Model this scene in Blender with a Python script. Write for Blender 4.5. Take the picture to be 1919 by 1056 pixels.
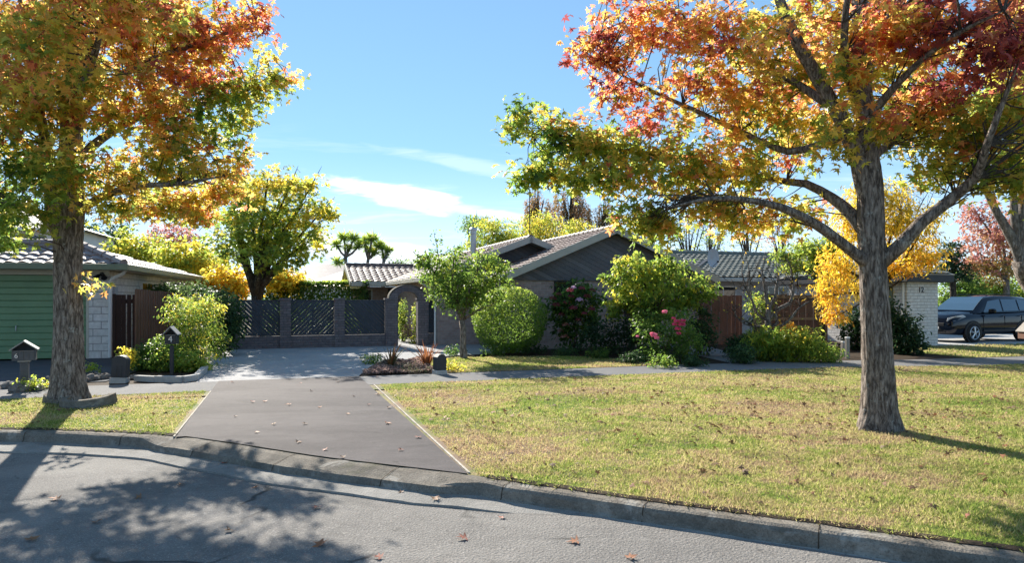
import bpy, math, random
import numpy as np
from mathutils import Vector, Matrix, noise

for _o in list(bpy.data.objects):
    bpy.data.objects.remove(_o)
SC = bpy.context.scene
COL = SC.collection
R = math.radians

# ------------------------------------------------------------------ camera
EYE, FPX, CU, HV = 1.65, 1280.0, 959.5, 558.0
cam_data = bpy.data.cameras.new('camera')
cam = bpy.data.objects.new('camera', cam_data)
COL.objects.link(cam)
cam.location = (0, 0, EYE)
cam.rotation_euler = (R(90), 0, 0)
cam_data.sensor_width = 36
cam_data.lens = 36 * FPX / 1919
cam_data.shift_y = 30 / 1919
cam_data.clip_end = 3000
SC.camera = cam

# ------------------------------------------------------------------ sky and sun
SUN_EL, SUN_AZ = 29.0, 26.8          # azimuth measured from +Y towards -X
SUN_STRENGTH, SKY_STRENGTH, EXPOSURE = 4.9, 0.098, 1.32
sun_vec = Vector((-math.sin(R(SUN_AZ)) * math.cos(R(SUN_EL)), math.cos(R(SUN_AZ)) * math.cos(R(SUN_EL)), math.sin(R(SUN_EL))))
ld = bpy.data.lights.new('sun', 'SUN')
ld.energy = SUN_STRENGTH
ld.angle = R(0.55)
ld.color = (1.0, 0.93, 0.82)
sun = bpy.data.objects.new('sun', ld)
COL.objects.link(sun)
sun.location = sun_vec * 60
sun.rotation_euler = (-sun_vec).to_track_quat('-Z', 'Y').to_euler()

SC.view_settings.view_transform = 'Standard'
SC.view_settings.look = 'None'
SC.view_settings.exposure = EXPOSURE
SC.view_settings.gamma = 1
SC.cycles.max_bounces = 12
SC.cycles.diffuse_bounces = 8
SC.cycles.transmission_bounces = 8
SC.cycles.transparent_max_bounces = 8
try:
    SC.cycles.use_denoising = True
    SC.cycles.sample_clamp_indirect = 6
except Exception:
    pass


class NT:
    """small node-tree helper"""
    def __init__(self, tree):
        self.t = tree
        self.n = tree.nodes
        self.l = tree.links

    def node(self, kind, **kw):
        n = self.n.new(kind)
        for k, v in kw.items():
            setattr(n, k, v)
        return n

    def put(self, sock, val):
        if hasattr(val, 'is_output') or hasattr(val, 'links'):
            self.l.new(val, sock)
        elif isinstance(val, (tuple, list)) and len(val) == 3 and sock.type == 'RGBA':
            sock.default_value = (*val, 1)
        else:
            sock.default_value = val

    def math(self, op, a, b=0.0, c=0.0, clamp=False):
        n = self.node('ShaderNodeMath', operation=op, use_clamp=clamp)
        for i, x in enumerate((a, b, c)):
            self.put(n.inputs[i], x)
        return n.outputs[0]

    def coord(self, which='Object'):
        return self.node('ShaderNodeTexCoord').outputs[which]

    def scale(self, vec, s, loc=(0, 0, 0)):
        n = self.node('ShaderNodeMapping')
        self.put(n.inputs['Vector'], vec)
        n.inputs['Scale'].default_value = s if isinstance(s, (tuple, list)) else (s, s, s)
        n.inputs['Location'].default_value = loc
        return n.outputs[0]

    def noise(self, vec, scale=1.0, detail=4, rough=0.55, dist=0.0):
        n = self.node('ShaderNodeTexNoise')
        self.put(n.inputs['Vector'], vec)
        n.inputs['Scale'].default_value = scale
        n.inputs['Detail'].default_value = detail
        n.inputs['Roughness'].default_value = rough
        n.inputs['Distortion'].default_value = dist
        return n.outputs['Fac']

    def voronoi(self, vec, scale=1.0, feature='F1', out='Distance'):
        n = self.node('ShaderNodeTexVoronoi', feature=feature)
        self.put(n.inputs['Vector'], vec)
        n.inputs['Scale'].default_value = scale
        return n.outputs[out]

    def ramp(self, fac, stops, interp='LINEAR'):
        n = self.node('ShaderNodeValToRGB')
        n.color_ramp.interpolation = interp
        el = n.color_ramp.elements
        while len(el) < len(stops):
            el.new(0.5)
        for e, (p, c) in zip(el, stops):
            e.position = p
            e.color = (*c, 1) if len(c) == 3 else c
        self.put(n.inputs['Fac'], fac)
        return n.outputs['Color']

    def step(self, fac, lo, hi):
        n = self.node('ShaderNodeMapRange', clamp=True)
        n.interpolation_type = 'SMOOTHSTEP'
        self.put(n.inputs['Value'], fac)
        n.inputs['From Min'].default_value = lo
        n.inputs['From Max'].default_value = hi
        return n.outputs['Result']

    def mix(self, fac, a, b, mode='MIX'):
        n = self.node('ShaderNodeMix', data_type='RGBA', blend_type=mode)
        self.put(n.inputs[0], fac)
        self.put(n.inputs[6], a)
        self.put(n.inputs[7], b)
        return n.outputs[2]

    def bump(self, height, strength=0.5, dist=0.02, normal=None):
        n = self.node('ShaderNodeBump')
        n.inputs['Strength'].default_value = strength
        n.inputs['Distance'].default_value = dist
        self.put(n.inputs['Height'], height)
        if normal is not None:
            self.put(n.inputs['Normal'], normal)
        return n.outputs[0]


world = bpy.data.worlds.new('World')
SC.world = world
world.use_nodes = True
W = NT(world.node_tree)
for _n in list(W.n):
    W.n.remove(_n)
sky = W.node('ShaderNodeTexSky', sky_type='NISHITA')
sky.sun_disc = False
sky.sun_elevation = R(SUN_EL)
sky.sun_rotation = R(-SUN_AZ)
sky.air_density = 0.75
sky.dust_density = 0.0
sky.ozone_density = 3.0
sky.altitude = 800
gen = W.coord('Generated')
sep = W.node('ShaderNodeSeparateXYZ')
W.put(sep.inputs[0], gen)
dx, dy, dz = sep.outputs
# thin cirrus: the direction is carried to a high flat layer and broken up with noise
den = W.math('ADD', W.math('MAXIMUM', dz, 0.0), 0.10)
cx_, cy_ = W.math('DIVIDE', dx, den), W.math('DIVIDE', dy, den)
cv = W.node('ShaderNodeCombineXYZ')
W.put(cv.inputs[0], cx_); W.put(cv.inputs[1], cy_)
wisp = W.noise(W.scale(cv.outputs[0], (0.55, 1.5, 1), (3.1, 0.4, 0)), 1.5, 7, 0.62, 0.8)
cirrus = W.math('MULTIPLY', W.step(wisp, 0.50, 0.78), W.math('MULTIPLY', W.step(dz, 0.01, 0.08), W.math('MULTIPLY', W.step(dz, 0.30, 0.12), 0.34)))
# one bank of bright cloud low over the houses
ang = W.math('ARCTAN2', dx, dy)
def bank(a0, e0, wa, we, seed, amp=0.9):
    n1 = W.noise(W.scale(gen, (5, 5, 26), (seed, 0, 0)), 2.2, 6, 0.6, 0.5)
    ea = W.math('DIVIDE', W.math('SUBTRACT', ang, a0), wa)
    tilt = W.math('MULTIPLY', W.math('SUBTRACT', ang, a0), 0.16)
    ee = W.math('DIVIDE', W.math('ADD', W.math('SUBTRACT', dz, e0), tilt), we)
    rr = W.math('ADD', W.math('MULTIPLY', ea, ea), W.math('MULTIPLY', ee, ee))
    v = W.math('SUBTRACT', W.math('ADD', 1.0, W.math('MULTIPLY', W.math('SUBTRACT', n1, 0.5), 2.6)), rr)
    return W.math('MULTIPLY', W.step(v, 0.0, 1.0), amp)
cl = W.math('MAXIMUM', cirrus, bank(-0.165, 0.146, 0.13, 0.020, 1.0, 1.0))
cl = W.math('MAXIMUM', cl, bank(-0.05, 0.125, 0.20, 0.010, 4.0, 0.4))
cl = W.math('MAXIMUM', cl, bank(-0.12, 0.05, 0.35, 0.022, 7.0, 0.75))
low = W.math('MULTIPLY', W.step(dz, 0.22, 0.0), 0.34)
cl = W.math('ADD', cl, W.math('MULTIPLY', low, W.math('SUBTRACT', 1.0, cl)))
cl = W.math('MAXIMUM', cl, bank(-0.03, 0.185, 0.18, 0.014, 9.0, 0.22))
gam = W.node('ShaderNodeGamma')
W.put(gam.inputs[0], sky.outputs[0])
gam.inputs[1].default_value = 0.52
base_sky = W.mix(1.0, gam.outputs[0], (1.10, 1.54, 1.80), 'MULTIPLY')
skycol = W.mix(cl, base_sky, (6.6, 6.7, 6.8))
bg = W.node('ShaderNodeBackground')
W.put(bg.inputs['Color'], skycol)
bg.inputs['Strength'].default_value = SKY_STRENGTH
wo = W.node('ShaderNodeOutputWorld')
W.l.new(bg.outputs[0], wo.inputs[0])

# ------------------------------------------------------------------ coordinates
TH = math.atan(0.335)
CT, ST = math.cos(TH), math.sin(TH)


def lot(s, t, z=0.0):
    """street-aligned coordinates (along the street, away from it) -> world"""
    return Vector((s * CT - t * ST, s * ST + t * CT, z))


def to_lot(x, y):
    return (x * CT + y * ST, -x * ST + y * CT)


def at(u, v, d):
    """point seen at photo pixel (u, v) at depth d metres"""
    return Vector(((u - CU) / FPX * d, d, EYE - (v - HV) / FPX * d))


def gr(u, v):
    d = EYE * FPX / (v - HV)
    return Vector(((u - CU) / FPX * d, d, 0))


# ------------------------------------------------------------------ mesh helpers
def link(o, parent=None):
    COL.objects.link(o)
    if parent is not None:
        o.parent = parent
    return o


def tag(o, label=None, cat=None, group=None, kind=None):
    for k, v in (('label', label), ('category', cat), ('group', group), ('kind', kind)):
        if v:
            o[k] = v
    return o


def empty(name, loc=(0, 0, 0), rz=0.0):
    o = bpy.data.objects.new(name, None)
    o.empty_display_size = 0.2
    o.location = loc
    o.rotation_euler = (0, 0, rz)
    return link(o)


def copy_tree(o, parent=None):
    c = o.copy()
    link(c, parent)
    for ch in list(o.children):
        copy_tree(ch, c)
    return c


class MB:
    def __init__(self):
        self.v, self.f, self.m = [], [], []

    def add(self, vs, fs, m=0):
        b = len(self.v)
        self.v.extend([tuple(p) for p in vs])
        self.f.extend([tuple(b + i for i in f) for f in fs])
        self.m.extend([m] * len(fs))
        return self

    def box(self, x0, y0, z0, x1, y1, z1, m=0, mat=None):
        vs = [Vector((x, y, z)) for z in (z0, z1) for y in (y0, y1) for x in (x0, x1)]
        if mat is not None:
            vs = [mat @ p for p in vs]
        return self.add(vs, [(0, 2, 3, 1), (4, 5, 7, 6), (0, 1, 5, 4), (2, 6, 7, 3), (0, 4, 6, 2), (1, 3, 7, 5)], m)

    def prism(self, pts, vec, m=0):
        """polygon pts (3d) extruded along vec"""
        pts = [Vector(p) for p in pts]
        vec = Vector(vec)
        n = len(pts)
        vs = pts + [p + vec for p in pts]
        fs = [tuple(range(n - 1, -1, -1)), tuple(range(n, 2 * n))]
        fs += [(i, (i + 1) % n, n + (i + 1) % n, n + i) for i in range(n)]
        return self.add(vs, fs, m)

    def tube(self, pts, radii, seg=8, m=0, cap=True, wob=0.0, rng=None):
        pts = [Vector(p) for p in pts]
        if not isinstance(radii, (list, tuple)):
            radii = [radii] * len(pts)
        n = len(pts)
        rings = []
        ref = None
        for i in range(n):
            d = (pts[min(i + 1, n - 1)] - pts[max(i - 1, 0)])
            if d.length < 1e-6:
                d = Vector((0, 0, 1))
            d.normalize()
            if ref is None:
                ref = d.orthogonal().normalized()
            else:
                ref = (ref - d * ref.dot(d))
                ref = ref.normalized() if ref.length > 1e-6 else d.orthogonal().normalized()
            b = d.cross(ref)
            ring = []
            for k in range(seg):
                a = 2 * math.pi * k / seg
                rr = radii[i] * (1 + (wob * (rng.random() - 0.5) if wob else 0))
                ring.append(pts[i] + (ref * math.cos(a) + b * math.sin(a)) * rr)
            rings.append(ring)
        vs = [p for r in rings for p in r]
        fs = []
        for i in range(n - 1):
            for k in range(seg):
                a, b2 = i * seg + k, i * seg + (k + 1) % seg
                fs.append((a, b2, b2 + seg, a + seg))
        if cap:
            fs.append(tuple(range(seg - 1, -1, -1)))
            fs.append(tuple(range((n - 1) * seg, n * seg)))
        return self.add(vs, fs, m)

    def lathe(self, prof, c=(0, 0, 0), seg=16, m=0, axis='Z', cap=True):
        vs, fs = [], []
        c = Vector(c)
        for r, z in prof:
            for k in range(seg):
                a = 2 * math.pi * k / seg
                if axis == 'Z':
                    p = Vector((r * math.cos(a), r * math.sin(a), z))
                elif axis == 'Y':
                    p = Vector((r * math.cos(a), z, r * math.sin(a)))
                else:
                    p = Vector((z, r * math.cos(a), r * math.sin(a)))
                vs.append(c + p)
        for i in range(len(prof) - 1):
            for k in range(seg):
                a, b = i * seg + k, i * seg + (k + 1) % seg
                fs.append((a, b, b + seg, a + seg))
        if cap:
            fs.append(tuple(range(seg - 1, -1, -1)))
            fs.append(tuple(range((len(prof) - 1) * seg, len(prof) * seg)))
        return self.add(vs, fs, m)

    def build(self, name, mats, parent=None, smooth=False, bevel=0.0, loc=None, rz=None):
        me = bpy.data.meshes.new(name)
        me.from_pydata(self.v, [], self.f)
        if not isinstance(mats, (list, tuple)):
            mats = [mats]
        for x in mats:
            me.materials.append(x)
        if any(self.m):
            me.polygons.foreach_set('material_index', self.m)
        if smooth:
            me.polygons.foreach_set('use_smooth', [True] * len(self.f))
        me.update()
        o = bpy.data.objects.new(name, me)
        link(o, parent)
        if loc is not None:
            o.location = loc
        if rz is not None:
            o.rotation_euler = (0, 0, rz)
        if bevel:
            b = o.modifiers.new('bevel', 'BEVEL')
            b.width = bevel
            b.segments = 2
            b.limit_method = 'ANGLE'
            b.angle_limit = R(40)
        return o


def sheet(name, poly, z, mat, kind='structure', parent=None):
    m = MB()
    pts = [(p[0], p[1], z) for p in poly]
    area = sum(pts[i][0] * pts[(i + 1) % len(pts)][1] - pts[(i + 1) % len(pts)][0] * pts[i][1] for i in range(len(pts)))
    if area < 0:
        pts.reverse()
    m.add(pts, [tuple(range(len(pts)))])
    o = m.build(name, mat, parent)
    if kind:
        o['kind'] = kind
    return o


def catmull(pts, step):
    pts = [np.array(p, float) for p in pts]
    P = [2 * pts[0] - pts[1]] + pts + [2 * pts[-1] - pts[-2]]
    out = []
    for i in range(1, len(P) - 2):
        p0, p1, p2, p3 = P[i - 1:i + 3]
        n = max(1, int(np.linalg.norm(p2 - p1) / step))
        for k in range(n):
            t = k / n
            out.append(0.5 * ((2 * p1) + (-p0 + p2) * t + (2 * p0 - 5 * p1 + 4 * p2 - p3) * t * t + (-p0 + 3 * p1 - 3 * p2 + p3) * t ** 3))
    out.append(pts[-1])
    return out


def clip_poly(poly, rect):
    """clip 2d polygon to an axis-aligned rectangle (x0, y0, x1, y1)"""
    x0, y0, x1, y1 = rect
    for ax, lim, sgn in ((0, x0, 1), (0, x1, -1), (1, y0, 1), (1, y1, -1)):
        out = []
        for i in range(len(poly)):
            a, b = poly[i], poly[(i + 1) % len(poly)]
            da, db = (a[ax] - lim) * sgn, (b[ax] - lim) * sgn
            if da >= 0:
                out.append(a)
            if da * db < 0:
                k = da / (da - db)
                out.append((a[0] + (b[0] - a[0]) * k, a[1] + (b[1] - a[1]) * k))
        poly = out
        if len(poly) < 3:
            return []
    return poly


def in_poly(x, y, poly):
    inside = np.zeros(len(x), bool)
    n = len(poly)
    for i in range(n):
        x1, y1 = poly[i][0], poly[i][1]
        x2, y2 = poly[(i + 1) % n][0], poly[(i + 1) % n][1]
        if y1 == y2:
            continue
        c = ((y1 > y) != (y2 > y)) & (x < (x2 - x1) * (y - y1) / (y2 - y1) + x1)
        inside ^= c
    return inside

# ------------------------------------------------------------------ materials
def new_mat(name, rough=0.7, spec=0.3):
    m = bpy.data.materials.new(name)
    m.use_nodes = True
    nt = NT(m.node_tree)
    b = nt.n['Principled BSDF']
    b.inputs['Roughness'].default_value = rough
    b.inputs['Specular IOR Level'].default_value = spec
    return m, nt, b


def plain(name, col, rough=0.6, var=0.25, scale=6.0, bump=0.0, spec=0.3, metal=0.0, coord='Object', stretch=(1, 1, 1)):
    """paint, metal or timber with uneven wear"""
    m, nt, b = new_mat(name, rough, spec)
    vec = nt.scale(nt.coord(coord), stretch)
    n1 = nt.noise(vec, scale, 6, 0.65)
    n2 = nt.noise(vec, scale * 7, 3, 0.6)
    f = nt.math('ADD', nt.math('MULTIPLY', n1, 0.65), nt.math('MULTIPLY', n2, 0.35))
    lo = tuple(c * (1 - var) for c in col)
    hi = tuple(min(1, c * (1 + var)) for c in col)
    nt.put(b.inputs['Base Color'], nt.ramp(f, [(0.3, lo), (0.7, hi)]))
    b.inputs['Metallic'].default_value = metal
    nt.put(b.inputs['Roughness'], nt.math('ADD', rough - 0.08, nt.math('MULTIPLY', n2, 0.16)))
    if bump:
        nt.put(b.inputs['Normal'], nt.bump(f, bump, 0.01))
    return m


def brick(name, c1, c2, mortar, bw=0.23, bh=0.086, ms=0.010, bumpk=0.6, rough=0.85, bias=0.0):
    m, nt, b = new_mat(name, rough, 0.2)
    sp = nt.node('ShaderNodeSeparateXYZ')
    nt.put(sp.inputs[0], nt.coord())
    cb = nt.node('ShaderNodeCombineXYZ')
    nt.put(cb.inputs[0], nt.math('ADD', sp.outputs[0], sp.outputs[1]))
    nt.put(cb.inputs[1], sp.outputs[2])
    br = nt.node('ShaderNodeTexBrick')
    nt.put(br.inputs['Vector'], cb.outputs[0])
    for k, v in (('Color1', c1), ('Color2', c2), ('Mortar', mortar)):
        br.inputs[k].default_value = (*v, 1)
    br.inputs['Scale'].default_value = 1.0
    br.inputs['Mortar Size'].default_value = ms
    br.inputs['Mortar Smooth'].default_value = 0.3
    br.inputs['Brick Width'].default_value = bw
    br.inputs['Row Height'].default_value = bh
    br.inputs['Bias'].default_value = bias
    n = nt.noise(nt.coord(), 9, 5, 0.65)
    n2 = nt.noise(nt.coord(), 60, 3, 0.6)
    col = nt.mix(0.55, br.outputs['Color'], nt.ramp(n, [(0.3, (0.45, 0.45, 0.45)), (0.7, (1.0, 1.0, 1.0))]), 'MULTIPLY')
    col = nt.mix(nt.math('MULTIPLY', nt.step(n2, 0.5, 0.8), 0.3), col, mortar)
    nt.put(b.inputs['Base Color'], col)
    h = nt.math('ADD', nt.math('MULTIPLY', br.outputs['Fac'], -1.0), nt.math('MULTIPLY', n2, 0.35))
    nt.put(b.inputs['Normal'], nt.bump(h, bumpk, 0.012))
    return m


def ground_mat(name, stops, fine=90.0, big=0.5, bump=0.35, rough=0.9, speck=None, coarse=0.45, spec=0.06):
    """stony or worn ground: broad stains plus a fine grain"""
    m, nt, b = new_mat(name, rough, spec)
    vec = nt.coord()
    nb = nt.noise(vec, big, 6, 0.62, 0.4)
    nm = nt.noise(vec, big * 9, 5, 0.6)
    nf = nt.noise(vec, fine, 2, 0.7)
    vo = nt.voronoi(vec, fine * 0.9)
    f = nt.math('ADD', nt.math('MULTIPLY', nb, coarse), nt.math('ADD', nt.math('MULTIPLY', nm, 0.25), nt.math('MULTIPLY', nf, 0.75 - coarse)))
    col = nt.ramp(f, stops)
    if speck:
        col = nt.mix(nt.math('MULTIPLY', nt.step(nt.noise(vec, fine * 1.7, 1, 0.5), 0.56, 0.72), 0.6), col, speck)
    nt.put(b.inputs['Base Color'], col)
    h = nt.math('ADD', nf, nt.math('MULTIPLY', vo, 0.6))
    nt.put(b.inputs['Normal'], nt.bump(h, bump, 0.01))
    return m


MT = {}
MT['road'] = ground_mat('worn_road_asphalt', [(0.3, (0.12, 0.114, 0.108)), (0.52, (0.19, 0.18, 0.168)), (0.72, (0.28, 0.265, 0.245))], 55, 0.45, 0.8, 0.9, (0.4, 0.38, 0.36))
def _road_cracks():
    m = MT['road']
    nt = NT(m.node_tree)
    b = nt.n['Principled BSDF']
    src = b.inputs['Base Color'].links[0].from_socket
    vec = nt.coord()
    wob = nt.node('ShaderNodeVectorMath', operation='ADD')
    nz = nt.node('ShaderNodeTexNoise')
    nt.put(nz.inputs['Vector'], vec)
    nz.inputs['Scale'].default_value = 2.2
    sc_ = nt.node('ShaderNodeVectorMath', operation='SCALE')
    nt.put(sc_.inputs[0], nz.outputs['Color'])
    sc_.inputs['Scale'].default_value = 0.5
    nt.put(wob.inputs[0], vec)
    nt.put(wob.inputs[1], sc_.outputs[0])
    d = nt.voronoi(wob.outputs[0], 0.33, 'DISTANCE_TO_EDGE')
    ck = nt.math('MULTIPLY', nt.step(d, 0.012, 0.002), nt.step(nt.noise(vec, 0.6, 3), 0.5, 0.6))
    nt.put(b.inputs['Base Color'], nt.mix(nt.math('MULTIPLY', ck, 0.75), src, (0.035, 0.035, 0.035)))
_road_cracks()
def worn(m, patches):
    # stains, polished bands and fine cracks laid over a paving material
    nt = NT(m.node_tree)
    b = nt.n['Principled BSDF']
    src = b.inputs['Base Color'].links[0].from_socket
    vec = nt.coord()
    for scale, lo, hi, amt, col, sc in patches:
        mk = nt.step(nt.noise(nt.scale(vec, sc), scale, 5, 0.65, 0.7), lo, hi)
        src = nt.mix(nt.math('MULTIPLY', mk, amt), src, col)
    nt.put(b.inputs['Base Color'], src)
worn(MT['road'], [(0.5, .5, .62, .45, (0.10, 0.097, 0.093), (1, 1, 1)), (0.35, .54, .66, .4, (0.30, 0.285, 0.26), (.5, 1.6, 1)), (3.5, .62, .72, .5, (0.06, 0.057, 0.053), (1, 1, 1)), (26, .60, .70, .55, (0.38, 0.36, 0.33), (1, 1, 1)), (31, .60, .70, .5, (0.05, 0.05, 0.05), (1, 1, 1))])
MT['drive'] = ground_mat('smooth_driveway_asphalt', [(0.3, (0.048, 0.043, 0.045)), (0.52, (0.082, 0.074, 0.076)), (0.72, (0.125, 0.113, 0.113))], 120, 0.55, 0.35, 0.82, (0.18, 0.165, 0.165))
worn(MT['drive'], [(0.7, .48, .62, .45, (0.13, 0.118, 0.117), (.5, 1.5, 1)), (0.9, .52, .6, .35, (0.045, 0.041, 0.043), (.4, 1.4, 1)), (5, .63, .7, .6, (0.04, 0.037, 0.037), (1, 1, 1)), (36, .60, .68, .4, (0.2, 0.185, 0.18), (1, 1, 1))])
MT['path'] = ground_mat('footpath_asphalt', [(0.3, (0.13, 0.13, 0.135)), (0.6, (0.2, 0.197, 0.195)), (0.75, (0.25, 0.245, 0.24))], 110, 0.8, 0.35, 0.88)
MT['aggregate'] = ground_mat('exposed_aggregate_paving', [(0.3, (0.22, 0.225, 0.235)), (0.55, (0.34, 0.34, 0.345)), (0.75, (0.46, 0.45, 0.44))], 75, 0.7, 0.5, 0.85, (0.6, 0.58, 0.55))
MT['darkpave'] = ground_mat('dark_paving', [(0.3, (0.06, 0.065, 0.075)), (0.7, (0.12, 0.125, 0.135))], 80, 1.2, 0.4)
MT['kerb'] = ground_mat('weathered_kerb_concrete', [(0.3, (0.08, 0.07, 0.058)), (0.5, (0.185, 0.164, 0.137)), (0.72, (0.32, 0.288, 0.244))], 60, 1.6, 0.55, 0.9, (0.07, 0.066, 0.06))
worn(MT['kerb'], [(1.7, .5, .62, .5, (0.07, 0.066, 0.058), (1, 1, 1)), (2.6, .56, .66, .45, (0.42, 0.4, 0.36), (1, 1, 1)), (0.9, .58, .66, .5, (0.085, 0.09, 0.05), (1, 1, 1)), (24, .58, .68, .5, (0.06, 0.055, 0.05), (1, 1, 1))])
MT['channel'] = ground_mat('gritty_channel_concrete', [(0.3, (0.13, 0.125, 0.115)), (0.5, (0.26, 0.25, 0.232)), (0.72, (0.38, 0.365, 0.34))], 70, 1.3, 0.6, 0.9, (0.1, 0.095, 0.09))
MT['concrete'] = ground_mat('pale_concrete', [(0.3, (0.3, 0.295, 0.285)), (0.7, (0.5, 0.49, 0.47))], 70, 2.0, 0.35)
MT['strip'] = ground_mat('pale_edging_strip', [(0.35, (0.22, 0.19, 0.15)), (0.6, (0.55, 0.5, 0.43))], 40, 3.0, 0.3)
MT['soil'] = ground_mat('bark_mulch_soil', [(0.3, (0.025, 0.018, 0.013)), (0.55, (0.06, 0.045, 0.033)), (0.8, (0.12, 0.09, 0.065))], 22, 1.0, 0.9)
MT['far'] = ground_mat('far_ground', [(0.3, (0.05, 0.07, 0.025)), (0.7, (0.1, 0.11, 0.05))], 5, 0.2, 0.3)
MT['rock'] = ground_mat('garden_rock', [(0.3, (0.08, 0.075, 0.07)), (0.7, (0.25, 0.235, 0.22))], 25, 3.0, 0.8)
MT['white'] = plain('white_paint', (0.72, 0.71, 0.68), 0.5, 0.08)
MT['cream'] = plain('cream_trim_paint', (0.5, 0.47, 0.39), 0.55, 0.1)
MT['fascia'] = plain('pale_grey_fascia_paint', (0.43, 0.41, 0.36), 0.5, 0.12, 3)
MT['sunlitsoffit'] = plain('sunlit_soffit_yellow', (0.72, 0.66, 0.3), 0.55, 0.06)  # yellow of the low sun put into the wing's soffit and gable colour
MT['green'] = plain('green_door_paint', (0.15, 0.26, 0.14), 0.42, 0.12, 2.0, spec=0.4)
MT['greenfascia'] = plain('green_gutter_paint', (0.15, 0.175, 0.115), 0.4, 0.12, 2.0)
MT['black'] = plain('black_metal', (0.016, 0.017, 0.02), 0.45, 0.3)
MT['slat'] = plain('dark_stained_slats', (0.045, 0.053, 0.068), 0.6, 0.4, 5, 0.3, stretch=(1, 1, 1))
MT['letterbox'] = plain('grey_letterbox_timber', (0.085, 0.09, 0.1), 0.6, 0.3, 6, 0.2)
MT['charcoal'] = plain('charcoal_plastic', (0.04, 0.042, 0.047), 0.55, 0.25)
MT['roofcap'] = plain('letterbox_roof', (0.3, 0.3, 0.3), 0.6, 0.2)
MT['steel'] = plain('galvanised_steel', (0.42, 0.44, 0.46), 0.38, 0.2, 5, metal=0.7)
MT['dish'] = plain('dish_grey_paint', (0.4, 0.42, 0.45), 0.5, 0.1)
MT['brick'] = brick('dark_purple_brown_brick', (0.38, 0.275, 0.255), (0.46, 0.355, 0.325), (0.4, 0.36, 0.335))
MT['brick2'] = brick('light_brown_brick', (0.25, 0.16, 0.115), (0.36, 0.25, 0.19), (0.32, 0.28, 0.25))
MT['pier'] = brick('painted_dark_brick', (0.165, 0.14, 0.148), (0.22, 0.188, 0.196), (0.125, 0.116, 0.122))
MT['block'] = brick('white_block', (0.74, 0.71, 0.67), (0.82, 0.79, 0.76), (0.4, 0.37, 0.36), 0.40, 0.2, 0.012)
MT['whitebrick'] = brick('white_painted_brick', (0.76, 0.74, 0.70), (0.84, 0.82, 0.79), (0.6, 0.57, 0.54), 0.3, 0.1, 0.014, 0.9)
MT['greywall'] = plain('grey_rendered_wall', (0.34, 0.35, 0.36), 0.8, 0.1)
MT['whitewall'] = plain('white_weatherboard', (0.7, 0.7, 0.7), 0.6, 0.06)


def timber(name, dark, light, grain=(6, 6, 0.7), rough=0.75, boards=None):
    m, nt, b = new_mat(name, rough, 0.2)
    vec = nt.scale(nt.coord(), grain)
    n = nt.noise(vec, 6, 7, 0.7, 0.6)
    n2 = nt.noise(nt.coord(), 1.3, 4, 0.6)
    f = nt.math('ADD', nt.math('MULTIPLY', n, 0.6), nt.math('MULTIPLY', n2, 0.4))
    if boards:
        sp = nt.node('ShaderNodeSeparateXYZ')
        nt.put(sp.inputs[0], nt.coord())
        a = nt.math('ADD', nt.math('MULTIPLY', sp.outputs[0], boards[0]), nt.math('MULTIPLY', sp.outputs[2], boards[1]))
        fr = nt.math('FRACT', nt.math('DIVIDE', a, boards[2]))
        wn = nt.node('ShaderNodeTexWhiteNoise', noise_dimensions='1D')
        nt.put(wn.inputs['W'], nt.math('FLOOR', nt.math('DIVIDE', a, boards[2])))
        f = nt.math('ADD', nt.math('MULTIPLY', f, 0.75), nt.math('MULTIPLY', wn.outputs[0], 0.25))
        gap = nt.step(fr, 0.06, 0.02)
        col = nt.mix(gap, nt.ramp(f, [(0.25, dark), (0.75, light)]), tuple(c * 0.35 for c in dark))
        h = nt.math('SUBTRACT', nt.math('MULTIPLY', n, 0.3), nt.math('ADD', gap, nt.math('MULTIPLY', fr, 0.4)))
        nt.put(b.inputs['Normal'], nt.bump(h, 0.7, 0.015))
    else:
        col = nt.ramp(f, [(0.25, dark), (0.75, light)])
        nt.put(b.inputs['Normal'], nt.bump(n, 0.4, 0.01))
    nt.put(b.inputs['Base Color'], col)
    return m


MT['gable'] = timber('dark_stained_gable_boards', (0.085, 0.085, 0.094), (0.19, 0.188, 0.2), (2, 2, 2), 0.7, (0.42, 0.9, 0.14))
MT['paling'] = timber('brown_stained_palings', (0.095, 0.048, 0.033), (0.24, 0.13, 0.092))
MT['rail'] = timber('weathered_rail', (0.2, 0.12, 0.07), (0.38, 0.26, 0.17), (0.8, 6, 6))
MT['darkgate'] = timber('dark_gate_boards', (0.02, 0.011, 0.009), (0.055, 0.028, 0.022))
MT['post'] = timber('grey_post', (0.16, 0.14, 0.12), (0.4, 0.37, 0.33))


def tile_mat(name, c1, c2, moss, rough=0.6):
    m, nt, b = new_mat(name, rough, 0.35)
    vec = nt.coord()
    n = nt.noise(vec, 3.5, 6, 0.65)
    n2 = nt.noise(vec, 38, 3, 0.6)
    cellx = nt.voronoi(nt.scale(vec, (3.3, 3.3, 8)), 1.0, 'F1', 'Color')
    sp = nt.node('ShaderNodeSeparateColor')
    nt.put(sp.inputs[0], cellx)
    f = nt.math('ADD', nt.math('MULTIPLY', n, 0.5), nt.math('ADD', nt.math('MULTIPLY', sp.outputs[0], 0.22), nt.math('MULTIPLY', n2, 0.28)))
    col = nt.ramp(f, [(0.3, c1), (0.7, c2)])
    col = nt.mix(nt.math('MULTIPLY', nt.step(n2, 0.6, 0.75), 0.5), col, moss)
    nt.put(b.inputs['Base Color'], col)
    nt.put(b.inputs['Normal'], nt.bump(n2, 0.2, 0.01))
    return m


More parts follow.
